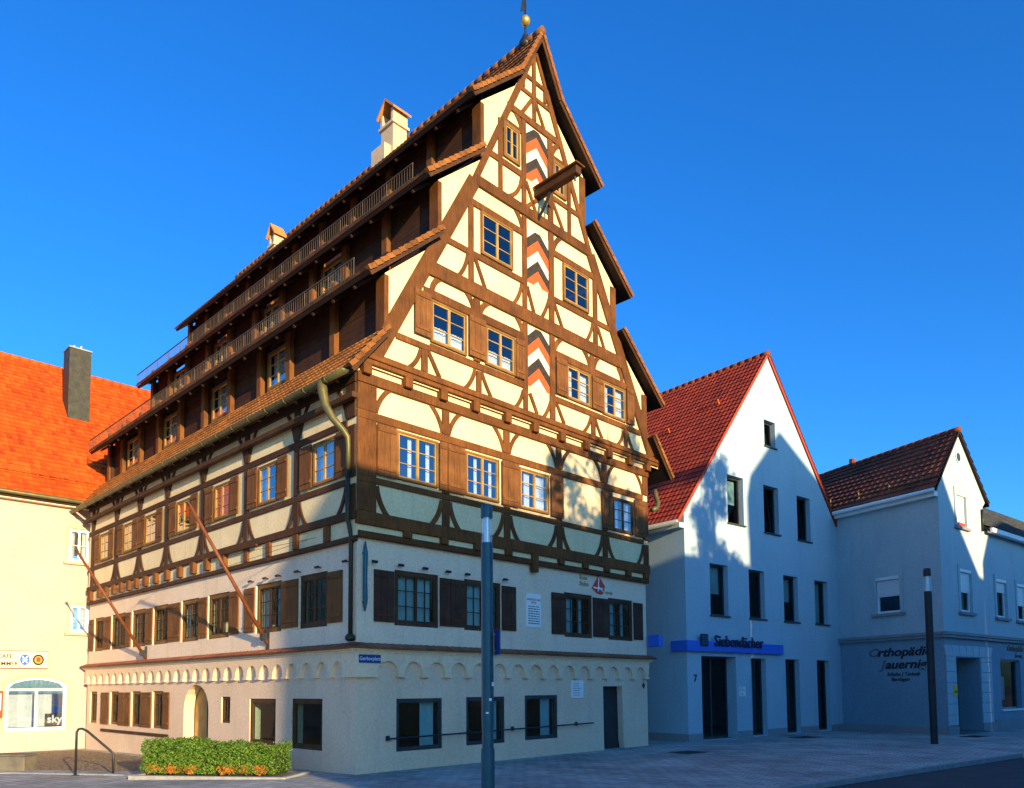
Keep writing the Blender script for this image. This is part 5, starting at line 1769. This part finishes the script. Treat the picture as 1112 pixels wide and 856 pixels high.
def far_tree(s, dd, ztop, crown_c, crown_r, label, n):
    b = SP(s, dd, 0)
    e = empty('tree', b, 0, label, 'tree', 'trees across the street')
    mb = MB()
    mb.tube([(0, 0, -.2), (.1, 0, 3), (0, .1, 6), (.1, 0, ztop * .6), (0, 0, ztop - 1)], .3, 10, rads=[.34, .28, .22, .14, .04])
    r2 = random.Random(int(s * 10))
    limbs = []
    for k in range(12):
        a = r2.uniform(0, 6.28); z = r2.uniform(.35, .8) * ztop
        q = Vector((math.cos(a), math.sin(a), .6)) * crown_r * r2.uniform(.6, 1.0)
        limbs.append(Vector((0, 0, z)) + q)
        mb.tube([(0, 0, z), tuple(Vector((0, 0, z)) + q * .5 + Vector((0, 0, .2))), tuple(Vector((0, 0, z)) + q)], .06, 6, rads=[.1, .06, .02])
    mb.build('trunk', MT['bark'], e, smooth=True)
    cl = []
    for k in range(46):
        v = Vector((r2.gauss(0, 1), r2.gauss(0, 1), r2.gauss(0, 1))).normalized() * (r2.random() ** .4)
        cl.append((Vector((v.x * crown_r, v.y * crown_r, crown_c + v.z * (ztop - crown_c))), r2.uniform(.45, .95)))
    mb = MB()
    def smp():
        c, rr = r2.choice(cl)
        v = Vector((r2.gauss(0, 1), r2.gauss(0, 1), r2.gauss(0, 1))).normalized()
        return c + v * rr * r2.random() ** .5, v
    leaf_cards(mb, n, smp, .135)
    mb.build('crown', MT['leaf_tree'], e, recalc=False)
far_house('town_house', 36.0, 48.0, [(36.0, 8.0), (42.0, 13.0), (48.0, 8.0)], 10, 'gabled town house down the street beyond the corner shop')
_h = bpy.data.objects['town_house.003']
_h.location = (58, 12, 0); _h.rotation_euler = (0, 0, R(100))
far_house('town_house', 48.0, 64.0, [(48.0, 9.0), (56.0, 14.5), (64.0, 9.0)], 10, 'wide gabled town house added out of view to block bright reflections')  # unseen house added to keep the bright horizon out of the glass
_h = bpy.data.objects['town_house.004']
_h.location = (61, 30, 0); _h.rotation_euler = (0, 0, R(95))
far_tree(16.2, -10.0, 14.9 + TR, 10.3 + TR, 3.1, 'leafy tree before the flat roofed house across the street', 9000)
far_tree(22.6, -10.0, 15.2 + TR, 11.2 + TR, 2.0, 'slim leafy tree beside the gabled house across the street', 8500)

# park trees left of the square, seen only in the shop windows
def park_tree(x, y, h, label):
    n0 = set(bpy.data.objects)
    far_tree(16.4 + x * .01, -4.0, h, h * .62, h * .3, label, 2600)
    for o in set(bpy.data.objects) - n0:
        if o.parent is None: o.location = (x, y, -.4); o['group'] = 'park trees beside the square'
park_tree(-30, 22.5, 9.0, 'broad park tree left of the cafe')
park_tree(-34, 28.5, 10.0, 'tall park tree behind the cafe corner')
park_tree(-29, 16.0, 8.0, 'low park tree at the near end of the park')
